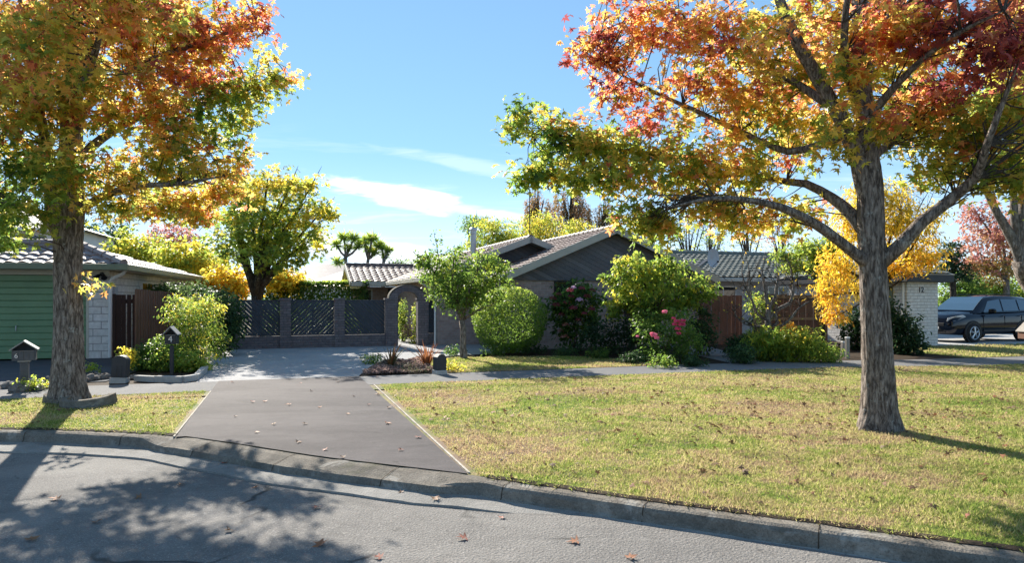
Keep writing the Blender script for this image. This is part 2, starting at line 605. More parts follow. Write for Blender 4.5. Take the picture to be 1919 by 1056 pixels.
MT['tile_brown'] = tile_mat('brown_concrete_tiles', (0.13, 0.085, 0.07), (0.27, 0.19, 0.165), (0.3, 0.28, 0.24))
MT['tile_grey'] = tile_mat('grey_concrete_tiles', (0.13, 0.132, 0.11), (0.25, 0.252, 0.215), (0.2, 0.21, 0.16))
MT['tile_pink'] = tile_mat('faded_pink_tiles', (0.2, 0.15, 0.14), (0.36, 0.29, 0.27), (0.4, 0.37, 0.34))
MT['ridge'] = tile_mat('ridge_tiles', (0.09, 0.065, 0.055), (0.18, 0.13, 0.115), (0.22, 0.2, 0.17))


def bark_mat(name, dark, mid, light, lichen=(0.5, 0.52, 0.48), lich=0.35, vs=1.0):
    m, nt, b = new_mat(name, 0.9, 0.15)
    vec = nt.coord()
    st = nt.scale(vec, (13 * vs, 13 * vs, 3.2 * vs))
    n = nt.noise(st, 1.6, 6, 0.68, 0.7)
    v = nt.voronoi(nt.scale(vec, (22 * vs, 22 * vs, 5.0 * vs)), 1.0, 'DISTANCE_TO_EDGE')
    w1 = nt.noise(nt.scale(vec, (30 * vs, 30 * vs, 4.5 * vs)), 1.0, 5, 0.7, 1.6)
    rdg = nt.math('SUBTRACT', 1.0, nt.math('MULTIPLY', nt.math('ABSOLUTE', nt.math('SUBTRACT', w1, 0.5)), 5.0), clamp=True)
    f = nt.math('SUBTRACT', nt.math('ADD', nt.math('MULTIPLY', n, 0.85), nt.math('MULTIPLY', nt.step(v, 0.0, 0.3), 0.12)), nt.math('MULTIPLY', rdg, 0.22))
    col = nt.ramp(f, [(0.2, dark), (0.42, mid), (0.68, light)])
    l1 = nt.math('MULTIPLY', nt.step(nt.noise(vec, 5, 6, 0.7), 0.55, 0.68), nt.step(nt.noise(vec, 32, 3, 0.6), 0.42, 0.6))
    col = nt.mix(nt.math('MULTIPLY', l1, lich), col, lichen)
    nt.put(b.inputs['Base Color'], col)
    nt.put(b.inputs['Normal'], nt.bump(f, 1.0, 0.045))
    return m


MT['bark'] = bark_mat('furrowed_grey_brown_bark', (0.095, 0.074, 0.062), (0.37, 0.31, 0.265), (0.6, 0.535, 0.48), lich=0.7)
MT['bark_far'] = bark_mat('brown_bark', (0.035, 0.026, 0.02), (0.1, 0.08, 0.06), (0.18, 0.15, 0.12))
MT['bark_pale'] = bark_mat('pale_grey_bark', (0.12, 0.105, 0.095), (0.32, 0.29, 0.27), (0.55, 0.52, 0.49), lich=0.5)
MT['twig'] = bark_mat('twig_bark', (0.06, 0.045, 0.035), (0.12, 0.095, 0.075), (0.2, 0.17, 0.14), lich=0.1)


def leaf_mat(name, stops, trans=0.5, rough=0.45, gain=1.7, spec=0.35):
    """leaf: colour from the per-leaf 'tint', light also passes through the blade"""
    m = bpy.data.materials.new(name)
    m.use_nodes = True
    nt = NT(m.node_tree)
    b = nt.n['Principled BSDF']
    out = nt.n['Material Output']
    at_ = nt.node('ShaderNodeAttribute', attribute_name='tint')
    at2 = nt.node('ShaderNodeAttribute', attribute_name='tone')
    col = nt.ramp(at_.outputs['Fac'], stops)
    hs = nt.node('ShaderNodeHueSaturation')
    nt.put(hs.inputs['Color'], col)
    nt.put(hs.inputs['Value'], nt.math('ADD', 0.65, nt.math('MULTIPLY', at2.outputs['Fac'], 0.7)))
    nt.put(b.inputs['Base Color'], hs.outputs[0])
    b.inputs['Roughness'].default_value = rough
    b.inputs['Specular IOR Level'].default_value = spec
    tr = nt.node('ShaderNodeBsdfTranslucent')
    g = nt.node('ShaderNodeHueSaturation')
    nt.put(g.inputs['Color'], hs.outputs[0])
    g.inputs['Value'].default_value = gain
    g.inputs['Saturation'].default_value = 0.97
    nt.put(tr.inputs['Color'], g.outputs[0])
    mx = nt.node('ShaderNodeMixShader')
    mx.inputs[0].default_value = trans
    nt.l.new(b.outputs[0], mx.inputs[1])
    nt.l.new(tr.outputs[0], mx.inputs[2])
    nt.l.new(mx.outputs[0], out.inputs['Surface'])
    return m


AUTUMN = [(0.0, (0.10, 0.17, 0.03)), (0.2, (0.21, 0.26, 0.04)), (0.38, (0.42, 0.36, 0.06)), (0.52, (0.50, 0.30, 0.07)), (0.66, (0.44, 0.17, 0.07)), (0.82, (0.36, 0.085, 0.065)), (1.0, (0.15, 0.035, 0.04))]
MT['autumn'] = leaf_mat('autumn_star_leaves', [(p, tuple(min(1, c * 1.15) for c in q)) for p, q in AUTUMN], 0.64, 0.42, 1.95)
GREENS = [(0.0, (0.025, 0.055, 0.015)), (0.3, (0.06, 0.11, 0.022)), (0.55, (0.13, 0.2, 0.03)), (0.8, (0.27, 0.3, 0.04)), (1.0, (0.5, 0.38, 0.04))]
MT['leaf'] = leaf_mat('garden_leaves', GREENS, 0.6, 0.45, 2.3, 0.3)
MT['gloss'] = leaf_mat('glossy_dark_leaves', [(0.0, (0.018, 0.042, 0.017)), (0.5, (0.045, 0.09, 0.03)), (1.0, (0.14, 0.2, 0.06))], 0.36, 0.5, 1.8, 0.22)
MT['gold'] = leaf_mat('golden_leaves', [(0.0, (0.12, 0.17, 0.03)), (0.3, (0.36, 0.3, 0.03)), (0.7, (0.64, 0.45, 0.03)), (1.0, (0.58, 0.28, 0.025))], 0.58, 0.45, 1.9)
MT['pinkleaf'] = leaf_mat('pink_red_leaves', [(0.0, (0.14, 0.17, 0.04)), (0.35, (0.38, 0.28, 0.08)), (0.65, (0.46, 0.24, 0.16)), (1.0, (0.4, 0.16, 0.15))], 0.5, 0.5)
MT['birch'] = leaf_mat('brown_birch_leaves', [(0.0, (0.2, 0.18, 0.06)), (0.5, (0.3, 0.19, 0.08)), (1.0, (0.36, 0.2, 0.11))], 0.45, 0.6)
MT['flax'] = leaf_mat('bronze_flax_leaves', [(0.0, (0.06, 0.08, 0.03)), (0.5, (0.2, 0.085, 0.035)), (1.0, (0.34, 0.13, 0.05))], 0.35, 0.4)
MT['petal'] = leaf_mat('pink_petals', [(0.0, (0.75, 0.08, 0.2)), (0.5, (0.85, 0.15, 0.32)), (1.0, (0.9, 0.4, 0.5))], 0.4, 0.5, 1.1)
MT['hydrangea'] = leaf_mat('faded_hydrangea_petals', [(0.0, (0.16, 0.02, 0.04)), (0.45, (0.3, 0.06, 0.09)), (0.7, (0.34, 0.2, 0.11)), (1.0, (0.62, 0.42, 0.7))], 0.35, 0.6, 1.2)
MT['dry'] = leaf_mat('dry_fallen_leaves', [(0.0, (0.12, 0.07, 0.045)), (0.4, (0.23, 0.125, 0.065)), (0.7, (0.3, 0.13, 0.06)), (1.0, (0.26, 0.08, 0.055))], 0.12, 0.7, 1.2)
MT['ground_cover'] = leaf_mat('mauve_ground_cover', [(0.0, (0.07, 0.09, 0.04)), (0.5, (0.2, 0.13, 0.12)), (1.0, (0.36, 0.26, 0.22))], 0.35, 0.7)


def lawn_colour(nt, vec, blade=False):
    n1 = nt.noise(nt.scale(vec, (0.42, 0.75, 0.0)), 1.0, 6, 0.6, 0.6)
    n2 = nt.noise(nt.scale(vec, (3.2, 4.2, 0.0)), 1.0, 4, 0.6)
    f = nt.math('ADD', nt.math('MULTIPLY', n1, 0.60), nt.math('MULTIPLY', n2, 0.40))
    return f


def lawn_mat(name, blade):
    m, nt, b = new_mat(name, 0.8, 0.15)
    geo = nt.node('ShaderNodeNewGeometry').outputs['Position']
    f = lawn_colour(nt, geo)
    # bare, leaf-strewn patches
    bare = nt.math('MULTIPLY', nt.step(nt.noise(nt.scale(geo, (0.5, 0.9, 0.0), (7.0, 2.0, 0)), 1.0, 4, 0.6, 0.8), 0.50, 0.62), nt.step(nt.noise(nt.scale(geo, (9, 11, 0.0)), 1.0, 3, 0.7), 0.40, 0.62))
    if blade:
        a = nt.node('ShaderNodeAttribute', attribute_name='tint').outputs['Fac']
        f = nt.math('ADD', nt.math('MULTIPLY', f, 0.85), nt.math('MULTIPLY', a, 0.15))
        col = nt.ramp(f, [(0.40, (0.34, 0.24, 0.15)), (0.45, (0.45, 0.385, 0.2)), (0.495, (0.39, 0.37, 0.13)), (0.535, (0.25, 0.285, 0.07)), (0.6, (0.16, 0.23, 0.045))])
        col = nt.mix(nt.math('MULTIPLY', bare, 0.6), col, (0.21, 0.135, 0.09))
        out = nt.n['Material Output']
        nt.put(b.inputs['Base Color'], col)
        tr = nt.node('ShaderNodeBsdfTranslucent')
        g = nt.node('ShaderNodeHueSaturation')
        nt.put(g.inputs['Color'], col)
        g.inputs['Value'].default_value = 1.6
        nt.put(tr.inputs['Color'], g.outputs[0])
        mx = nt.node('ShaderNodeMixShader')
        mx.inputs[0].default_value = 0.45
        nt.l.new(b.outputs[0], mx.inputs[1])
        nt.l.new(tr.outputs[0], mx.inputs[2])
        nt.l.new(mx.outputs[0], out.inputs['Surface'])
    else:
        nf = nt.noise(geo, 42, 4, 0.7)
        f2 = nt.math('ADD', nt.math('MULTIPLY', f, 0.8), nt.math('MULTIPLY', nf, 0.2))
        col = nt.ramp(f2, [(0.42, (0.22, 0.15, 0.10)), (0.47, (0.28, 0.21, 0.1)), (0.51, (0.22, 0.2, 0.06)), (0.57, (0.11, 0.15, 0.03))])
        col = nt.mix(bare, col, (0.16, 0.105, 0.07))
        nt.put(b.inputs['Base Color'], col)
        nt.put(b.inputs['Normal'], nt.bump(nf, 0.9, 0.03))
    return m


MT['lawn'] = lawn_mat('patchy_lawn_soil', False)
MT['blade'] = lawn_mat('grass_blades', True)

_m, _nt, _b = new_mat('dark_window_glass', 0.06, 0.6)
_b.inputs['Base Color'].default_value = (0.012, 0.015, 0.018, 1)
MT['glass'] = _m
_m, _nt, _b = new_mat('car_window_glass', 0.04, 0.8)
_b.inputs['Base Color'].default_value = (0.035, 0.07, 0.11, 1)
_b.inputs['Coat Weight'].default_value = 0.6
MT['carglass'] = _m
_m, _nt, _b = new_mat('dark_blue_black_car_paint', 0.12, 0.4)
_b.inputs['Base Color'].default_value = (0.004, 0.007, 0.016, 1)
_b.inputs['Coat Weight'].default_value = 0.2
_b.inputs['Coat Roughness'].default_value = 0.04
MT['carpaint'] = _m
MT['tyre'] = plain('tyre_rubber', (0.02, 0.02, 0.021), 0.85, 0.3)
MT['alloy'] = plain('alloy_wheel', (0.55, 0.56, 0.58), 0.3, 0.08, metal=0.8)
_m, _nt, _b = new_mat('headlight_glass', 0.08, 0.7)
_b.inputs['Base Color'].default_value = (0.55, 0.57, 0.6, 1)
_b.inputs['Coat Weight'].default_value = 1.0
MT['lamp'] = _m

# ------------------------------------------------------------------ ground, road, kerb
KERB = catmull([(-24, 6.4), (-17, 7.6), (-12, 8.35), (-9, 8.6), (-6.4, 8.55), (-5.4, 8.46), (-4.2, 8.2), (-3.4, 7.84), (-2.64, 7.42), (-1.83, 6.98),
                (-0.42, 6.36), (0.0, 6.12), (0.96, 5.62), (1.82, 5.18), (2.52, 4.83), (3.34, 4.42), (5, 3.55), (8, 1.8), (14, -2.2), (22, -8)], 0.15)
sheet('ground', [(-900, -900), (900, -900), (900, 900), (-900, 900)], -0.30, MT['far'], 'structure')
# the gutter edge, where the asphalt starts
NK = []
for i, p in enumerate(KERB):
    d = KERB[min(i + 1, len(KERB) - 1)] - KERB[max(i - 1, 0)]
    d = d / np.linalg.norm(d)
    NK.append(np.array([d[1], -d[0]]))       # towards the road
def chan(x):
    # the concrete channel shows left of the crossing and along it; further right the asphalt laps up to the kerb
    f = min(1, max(0, (0.9 - x) / 1.6))
    return 0.27 + 0.31 * f * f * (3 - 2 * f) + 0.02 * math.sin(x * 1.9) + 0.012 * math.sin(x * 5.3)


road_edge = [(p[0] + n[0] * (chan(p[0]) - .01), p[1] + n[1] * (chan(p[0]) - .01)) for p, n in zip(KERB, NK)]


def lip(x):
    f = min(1, max(0, (0.6 - x) / 1.2))
    return .036 * f * f * (3 - 2 * f)


def road_sheet():
    # dense strip mesh with a gentle crown so it is not a dead flat plane
    m = MB()
    n = len(road_edge)
    vs, fs = [], []
    rows = 14
    for (x, y), nn in zip(road_edge, NK):
        for r in range(rows):
            dist = (r / (rows - 1)) ** 1.5 * 14.0
            vs.append((x - 0.02 * nn[0] * (r == 0) + (0.32) * dist * 0 + nn[0] * 0.0, y - dist - (0 if r else -0.01), -0.119 - lip(x) * max(0.0, 1 - dist / 3.0) + 0.045 * min(1, dist / 4.0) - 0.012 * math.sin(x * 0.9) * min(1, dist)))
    for i in range(n - 1):
        for r in range(rows - 1):
            a = i * rows + r
            fs.append((a, a + 1, a + rows + 1, a + rows))
    m.add(vs, fs)
    o = m.build('road', MT['road'], smooth=True)
    o['kind'] = 'structure'
    for p in o.data.polygons:
        break
    return o


road_sheet()


def build_kerb():
    """kerb and channel; it dips where the driveway crosses"""
    full = [(0.0, 0.0), (0.12, 0.0), (0.155, -0.012), (0.172, -0.04), (0.185, -0.10), (0.2, -0.118), (0.43, -0.134), (0.44, -0.25)]
    low = [(0.0, 0.0), (0.10, -0.012), (0.26, -0.045), (0.30, -0.055), (0.315, -0.085), (0.33, -0.115), (0.43, -0.134), (0.44, -0.25)]
    rng = random.Random(5)
    m = MB()
    vs, fs = [], []
    k = len(full)
    for p, n in zip(KERB, NK):
        x = p[0]
        f = min(1, max(0, (x + 4.35) / 0.5)) * min(1, max(0, (-0.3 - x) / 0.22))
        f = f * f * (3 - 2 * f)
        j = 0.004 * math.sin(x * 7.3) + 0.004 * math.sin(x * 17.1)
        for (a0, z0), (a1, z1) in zip(full, low):
            a = a0 + (a1 - a0) * f
            z = z0 + (z1 - z0) * f
            if a0 >= .43:
                a = chan(x) + (.01 if a0 > .43 else 0)
            ch = (rng.random() - 0.5) * (0.014 if 0.1 < a0 < 0.19 else 0.006)
            vs.append((p[0] + n[0] * (a + j + ch), p[1] + n[1] * (a + j + ch), z + (rng.random() - 0.5) * 0.007))
    for i in range(len(KERB) - 1):
        for q in range(k - 1):
            a = i * k + q
            fs.append((a, a + k, a + k + 1, a + 1))
    m.add(vs, fs)
    m.m = [1 if (i % (k - 1)) >= 5 else 0 for i in range(len(fs))]
    o = m.build('kerb', [MT['kerb'], MT['channel']], smooth=False)
    o['kind'] = 'structure'
    # joints between the cast lengths
    acc = 0
    jm = MB()
    for i in range(1, len(KERB)):
        acc += np.linalg.norm(KERB[i] - KERB[i - 1])
        if acc > 1.22:
            acc = 0
            p, n = KERB[i], NK[i]
            x = p[0]
            d = np.array([-n[1], n[0]])
            f = min(1, max(0, (x + 4.35) / 0.5)) * min(1, max(0, (-0.3 - x) / 0.22))
            f = f * f * (3 - 2 * f)
            w = 0.004
            pr = [(a0 + (a1 - a0) * f, z0 + (z1 - z0) * f + 0.003) for (a0, z0), (a1, z1) in zip(full[:6], low[:6])]
            vv = []
            for a, z in pr:
                q = p + n * (a + 0.004)
                vv.append((*(q - d * w), z)); vv.append((*(q + d * w), z))
            jm.add(vv, [(2 * e, 2 * e + 1, 2 * e + 3, 2 * e + 2) for e in range(len(pr) - 1)])
    jo = jm.build('kerb_joints', MT['soil'])
    jo['kind'] = 'structure'


build_kerb()


def kerb_soil():
    # strip of bare soil where the turf has shrunk back from the kerb
    rng = random.Random(2)
    m = MB()
    vs, fs = [], []
    K = [(p, n) for p, n in zip(KERB, NK) if -16 < p[0] < 14]
    for p, n in K:
        w = .035 + .03 * abs(math.sin(p[0] * 3.1)) + rng.random() * .03
        f = rng.random() * .02
        vs += [(p[0] + n[0] * (.012 + f), p[1] + n[1] * (.012 + f), .006), (p[0] - n[0] * w * .5, p[1] - n[1] * w * .5, .016 + rng.random() * .006), (p[0] - n[0] * w, p[1] - n[1] * w, .003)]
    for i in range(len(K) - 1):
        s0 = to_lot(*K[i][0])[0]
        if -1.3 < s0 < 1.7:
            continue
        b = i * 3
        fs += [(b, b + 3, b + 4, b + 1), (b + 1, b + 4, b + 5, b + 2)]
    m.add(vs, fs)
    o = m.build('kerb_soil', MT['soil'])
    o['kind'] = 'structure'


kerb_soil()

kl = [tuple(p) for p in KERB]
# garden soil everywhere behind the kerb, out past the last house
sheet('garden_soil', kl + [(130, 20), (130, 150), (-130, 150), (-130, 20)], -0.012, MT['soil'], 'structure')


def LP(*pts):
    return [lot(*p)[:2] for p in pts]


FP_N = [(-26, 13.05), (-8, 13.1), (0, 13.05), (9.5, 13.0), (12.5, 12.8), (16, 12.1), (22, 11.6), (36, 11.2)]
FP_F = [(-26, 14.65), (-8, 14.65), (0, 14.5), (9.0, 14.5), (12.5, 14.35), (16, 13.75), (22, 13.35), (36, 12.9)]
verge = [p for p in kl if -20 < p[0] < 21] + LP(*reversed(FP_N))
sheet('verge_lawn', verge, 0.0, MT['lawn'], 'structure')
sheet('footpath', LP(*FP_N) + LP(*reversed(FP_F)), 0.004, MT['path'], 'structure')
# asphalt crossing from the kerb to the private drive
front = [tuple(p) for p in KERB if -1.19 < to_lot(*p)[0] < 1.63]
cross = [tuple(lot(-1.2, 14.55)[:2])] + [tuple(lot(-1.2, to_lot(*front[0])[1])[:2])] + front + [tuple(lot(1.63, to_lot(*front[-1])[1])[:2]), tuple(lot(1.5, 14.5)[:2])]
sheet('driveway_crossing', cross, 0.009, MT['drive'], 'structure')
def strip(name, a, b, w=0.011, h=0.014):
    m = MB()
    a, b = Vector(a), Vector(b)
    d = (b - a).normalized()
    q = Vector((-d.y, d.x, 0)) * w
    m.prism([a - q, b - q, b + q, a + q], (0, 0, h))
    o = m.build(name, MT['strip'])
    o['kind'] = 'structure'
strip('driveway_edging', lot(-1.22, to_lot(*front[0])[1] + 0.02, 0.0), lot(-1.2, 13.0, 0.0))
strip('driveway_edging', lot(1.65, to_lot(*front[-1])[1] + 0.02, 0.0), lot(1.62, 13.0, 0.0))
sheet('private_driveway', LP((-1.6, 14.48), (1.47, 14.44), (1.7, 15.4), (2.0, 16.6), (2.7, 17.7), (3.7, 18.4), (5.0, 18.9), (6.9, 19.3), (6.9, 24.4), (5.2, 30), (3.7, 30), (3.7, 23.3), (-1.7, 23.3), (-1.7, 20)), 0.006, MT['aggregate'], 'structure')
LAWN2 = LP((3.35, 14.6), (9.2, 14.6), (8.6, 16.0), (7.9, 17.4), (5.9, 18.0), (4.6, 18.2), (3.6, 17.6), (3.1, 16.6))
sheet('front_lawn', LAWN2, 0.0, MT['lawn'], 'structure')
LAWN3 = LP((17.7, 13.75), (36, 13.0), (36, 16.5), (23.5, 17.2), (21.2, 17.4), (18.2, 17.4))
sheet('side_lawn', LAWN3, 0.0, MT['lawn'], 'structure')
sheet('neighbour_driveway', LP((21.2, 17.2), (24, 17.0), (36, 16.0), (36, 34), (21.2, 34)), 0.004, MT['concrete'], 'structure')
sheet('neighbour_paving', LP((-24, 15.6), (-3.3, 15.2), (-3.0, 18.0), (-3.3, 21), (-24, 21)), 0.004, MT['darkpave'], 'structure')
sheet('garden_path', LP((10.6, 14.45), (13.2, 14.3), (12.7, 16.0), (12.9, 18), (14.0, 20.8), (12.6, 20.8), (11.3, 17.6)), 0.008, MT['path'], 'structure')
sheet('back_lawn', LP((-3, 23.6), (3.4, 23.6), (2.4, 31), (-1, 44), (-12, 44)), 0.0, MT['lawn'], 'structure')


def grass_blades():
    rng = np.random.default_rng(3)
    V = []
    T = []
    def scatter(poly, n, size, near_bias=False, ex=None):
        p = np.array(poly)
        lo, hi = p.min(0), p.max(0)
        out = np.empty((0, 2))
        while len(out) < n:
            q = rng.random((n * 2, 2)) * (hi - lo) + lo
            k = in_poly(q[:, 0], q[:, 1], poly)
            d = np.maximum(q[:, 1], 2.0)
            k &= np.abs(q[:, 0]) < 0.86 * d + 1.2
            if near_bias:
                k &= rng.random(len(q)) < np.clip((6.0 / d) ** 1.6, 0.05, 1)
            if ex is not None:
                s = q[:, 0] * CT + q[:, 1] * ST
                k &= (s < ex[0]) | (s > ex[1])
            out = np.concatenate([out, q[k]])
        out = out[:n]
        h = size * (0.45 + 0.9 * rng.random(n))
        # ragged tufts
        h *= 0.75 + 0.5 * np.sin(out[:, 0] * 2.1 + 1.7 * np.sin(out[:, 1] * 1.3)) ** 2
        a = rng.random(n) * 2 * np.pi
        w = 0.0032 + 0.0035 * rng.random(n) + 0.0006 * np.maximum(out[:, 1] - 6, 0)
        lean = (0.2 + 1.3 * rng.random(n)) * h
        b = rng.random(n) * 2 * np.pi
        v = np.zeros((n, 3, 3))
        v[:, 0, 0] = out[:, 0] - np.cos(a) * w
        v[:, 0, 1] = out[:, 1] - np.sin(a) * w
        v[:, 1, 0] = out[:, 0] + np.cos(a) * w
        v[:, 1, 1] = out[:, 1] + np.sin(a) * w
        v[:, 2, 0] = out[:, 0] + np.cos(b) * lean
        v[:, 2, 1] = out[:, 1] + np.sin(b) * lean
        v[:, 2, 2] = h
        v[:, :2, 2] = -0.004
        V.append(v)
        T.append(rng.random(n))
    scatter(verge, 300000, 0.028, True, (-1.28, 1.72))
    scatter(LAWN2, 24000, 0.035)
    scatter(LAWN3, 14000, 0.05)
    # longer fringe hanging over the kerb
    n = 5500
    idx = rng.integers(0, len(KERB) - 1, n)
    kp = np.array(KERB)[idx] + rng.normal(0, 0.03, (n, 2))
    s = kp[:, 0] * CT + kp[:, 1] * ST
    keep = (np.abs(kp[:, 0]) < 9) & ((s < -1.3) | (s > 1.75))
    kp = kp[keep]
    nn = np.array(NK)[idx][keep]
    n = len(kp)
    v = np.zeros((n, 3, 3))
    a = rng.random(n) * 6.28
    h = 0.03 + 0.05 * rng.random(n)
    v[:, 0, :2] = kp - nn * 0.03 - np.stack([np.cos(a), np.sin(a)], 1) * 0.006
    v[:, 1, :2] = kp - nn * 0.03 + np.stack([np.cos(a), np.sin(a)], 1) * 0.006
    v[:, 2, :2] = kp + nn * (0.07 * rng.random(n) - 0.01)[:, None] + rng.normal(0, 0.02, (n, 2))
    v[:, 2, 2] = h * 0.6
    V.append(v)
    T.append(rng.random(n))
    V = np.concatenate(V)
    T = np.concatenate(T)
    n = len(V)
    me = bpy.data.meshes.new('grass')
    me.vertices.add(n * 3)
    me.vertices.foreach_set('co', V.reshape(-1).astype(np.float32))
    me.loops.add(n * 3)
    me.loops.foreach_set('vertex_index', np.arange(n * 3, dtype=np.int32))
    me.polygons.add(n)
    me.polygons.foreach_set('loop_start', np.arange(0, n * 3, 3, dtype=np.int32))
    me.materials.append(MT['blade'])
    at_ = me.attributes.new('tint', 'FLOAT', 'FACE')
    at_.data.foreach_set('value', T.astype(np.float32))
    me.update(calc_edges=True)
    o = link(bpy.data.objects.new('grass', me))
    o['kind'] = 'stuff'
    tag(o, 'short patchy green and straw coloured grass on the verge and lawns', 'grass')


grass_blades()

# ------------------------------------------------------------------ foliage
def _star():
    """five-lobed maple-like leaf, tip along +y, unit span"""
    tips = [(-0.62, -0.18), (-0.60, 0.36), (0.0, 0.85), (0.60, 0.36), (0.62, -0.18)]
    ins = [(-0.10, -0.22), (-0.26, 0.06), (-0.19, 0.32), (0.19, 0.32), (0.26, 0.06), (0.10, -0.22)]
    v = [(0, 0.05, -0.03)] + [(x, y, -0.16 if abs(x) > .3 else -0.12) for x, y in tips] + [(x, y, 0.03) for x, y in ins]
    f = [(0, 6 + i, 1 + i, 7 + i) for i in range(5)]
    return np.array(v), f


def _oval(w=0.26, curl=-0.14):
    v = [(0, -0.45, 0), (-w, 0.0, 0.06), (0, 0.02, 0.0), (w, 0.0, 0.06), (0, 0.55, curl)]
    return np.array(v), [(0, 2, 1), (1, 2, 4), (0, 3, 2), (2, 3, 4)]


def _diamond(w=0.3):
    v = [(0, -0.45, 0), (w, 0.0, 0.07), (0, 0.55, -0.1), (-w, 0.0, 0.07)]
    return np.array(v), [(0, 1, 2, 3)]


TPL = {'star': _star(), 'oval': _oval(), 'long': _oval(0.15, -0.22), 'diamond': _diamond(), 'slim': _diamond(0.16)}


def leaves(name, mat, pos, nrm, tip, size, tint, tone, tpl, parent=None):
    """one mesh of n leaves; every argument is an array over the leaves"""
    tv, tf = TPL[tpl]
    n, k = len(pos), len(tv)
    z = nrm / (np.linalg.norm(nrm, axis=1, keepdims=True) + 1e-9)
    y = tip - z * (tip * z).sum(1, keepdims=True)
    y /= (np.linalg.norm(y, axis=1, keepdims=True) + 1e-9)
    x = np.cross(y, z)
    P = pos[:, None, :] + size[:, None, None] * (tv[None, :, 0:1] * x[:, None, :] + tv[None, :, 1:2] * y[:, None, :] + tv[None, :, 2:3] * z[:, None, :])
    fl = np.concatenate([np.array(f) for f in tf])
    fs = np.array([len(f) for f in tf])
    nf, nl = len(tf), len(fl)
    me = bpy.data.meshes.new(name)
    me.vertices.add(n * k)
    me.vertices.foreach_set('co', P.reshape(-1).astype(np.float32))
    me.loops.add(n * nl)
    me.loops.foreach_set('vertex_index', (fl[None, :] + (np.arange(n) * k)[:, None]).reshape(-1).astype(np.int32))
    me.polygons.add(n * nf)
    st = np.concatenate([[0], np.cumsum(fs)[:-1]])
    me.polygons.foreach_set('loop_start', (st[None, :] + (np.arange(n) * nl)[:, None]).reshape(-1).astype(np.int32))
    me.materials.append(mat)
    a = me.attributes.new('tint', 'FLOAT', 'FACE')
    a.data.foreach_set('value', np.repeat(np.clip(tint, 0, 1), nf).astype(np.float32))
    a = me.attributes.new('tone', 'FLOAT', 'FACE')
    a.data.foreach_set('value', np.repeat(np.clip(tone, 0, 1), nf).astype(np.float32))
    me.update(calc_edges=True)
    return link(bpy.data.objects.new(name, me), parent)


def clumps(seed, blobs, n_clump, per, spread, size, shell=0.45, droop=0.5, jit=0.10, flat=0.75, outward=0.6):
    """leaf arrays: blobs = (centre, radii, tint, weight); clumps of leaves fill each blob, denser near its skin"""
    rng = np.random.default_rng(seed)
    w = np.array([b[3] for b in blobs], float)
    w /= w.sum()
    which = rng.choice(len(blobs), n_clump, p=w)
    C = np.array([b[0] for b in blobs], float)[which]
    RR = np.array([b[1] for b in blobs], float)[which]
    T = np.array([b[2] for b in blobs], float)[which]
    d = rng.normal(size=(n_clump, 3))
    d /= np.linalg.norm(d, axis=1, keepdims=True)
    rad = rng.random(n_clump) ** shell
    cc = C + d * RR * rad[:, None]
    ct = T + rng.normal(0, jit, n_clump)
    ctone = rng.normal(0.5, 0.16, n_clump)
    cnt = np.maximum(2, rng.poisson(per, n_clump))
    ids = np.repeat(np.arange(n_clump), cnt)
    n = len(ids)
    sp = spread * (0.6 + 0.8 * rng.random(n_clump))[ids]
    off = np.clip(rng.normal(size=(n, 3)), -1.7, 1.7) * sp[:, None] * np.array([1, 1, flat]) * 0.6
    pos = cc[ids] + off
    out = d[ids] * outward + rng.normal(size=(n, 3)) * 0.55
    nrm = rng.normal(size=(n, 3)) * 0.7 + np.array([0, 0, 0.9]) + out * 0.5
    tip = out + np.array([0, 0, -droop])
    sz = size * (0.65 + 0.7 * rng.random(n))
    tint = ct[ids] + rng.normal(0, jit * 0.65, n)
    tone = ctone[ids] + rng.normal(0, 0.20, n)
    return cc, dict(pos=pos, nrm=nrm, tip=tip, size=sz, tint=tint, tone=tone)


def skeleton_points(limbs, step=0.25):
    out, rad = [], []
    for pts, rr in limbs:
        for i in range(len(pts) - 1):
            a, b = np.array(pts[i]), np.array(pts[i + 1])
            m = max(1, int(np.linalg.norm(b - a) / step))
            for k in range(m):
                out.append(a + (b - a) * k / m)
        out.append(np.array(pts[-1]))
    return np.array(out)


def twig_mesh(name, mat, cc, sk, parent, seed, r0=0.012, r1=0.003, maxlen=2.2, rise=0.15, frac=1.0):
    """thin branches from the limbs out to the leaf clumps"""
    rng = np.random.default_rng(seed)
    m = MB()
    sub = cc if frac >= 1 else cc[rng.random(len(cc)) < frac]
    for c in sub:
        dd = np.linalg.norm((sk - c) * np.array([1, 1, 1.0]) - np.array([0, 0, -0.0]), axis=1) + np.maximum(sk[:, 2] - c[2], 0) * 0.6
        near = np.argsort(dd)[:3]
        i = int(near[rng.integers(0, len(near))])
        a = sk[i]
        ln = np.linalg.norm(c - a)
        if ln > maxlen:
            a = c + (a - c) / ln * maxlen
            ln = maxlen
        mid1 = a + (c - a) * 0.35 + rng.normal(size=3) * 0.06 * ln + np.array([0, 0, rise * ln * 0.5])
        mid2 = a + (c - a) * 0.7 + rng.normal(size=3) * 0.06 * ln + np.array([0, 0, rise * ln * 0.6])
        k = min(1.5, 0.5 + ln / 1.5)
        m.tube([a, mid1, mid2, c], [r0 * k, r0 * 0.7 * k, r0 * 0.45, r1], seg=4, cap=False)
    return m.build(name, mat, parent)


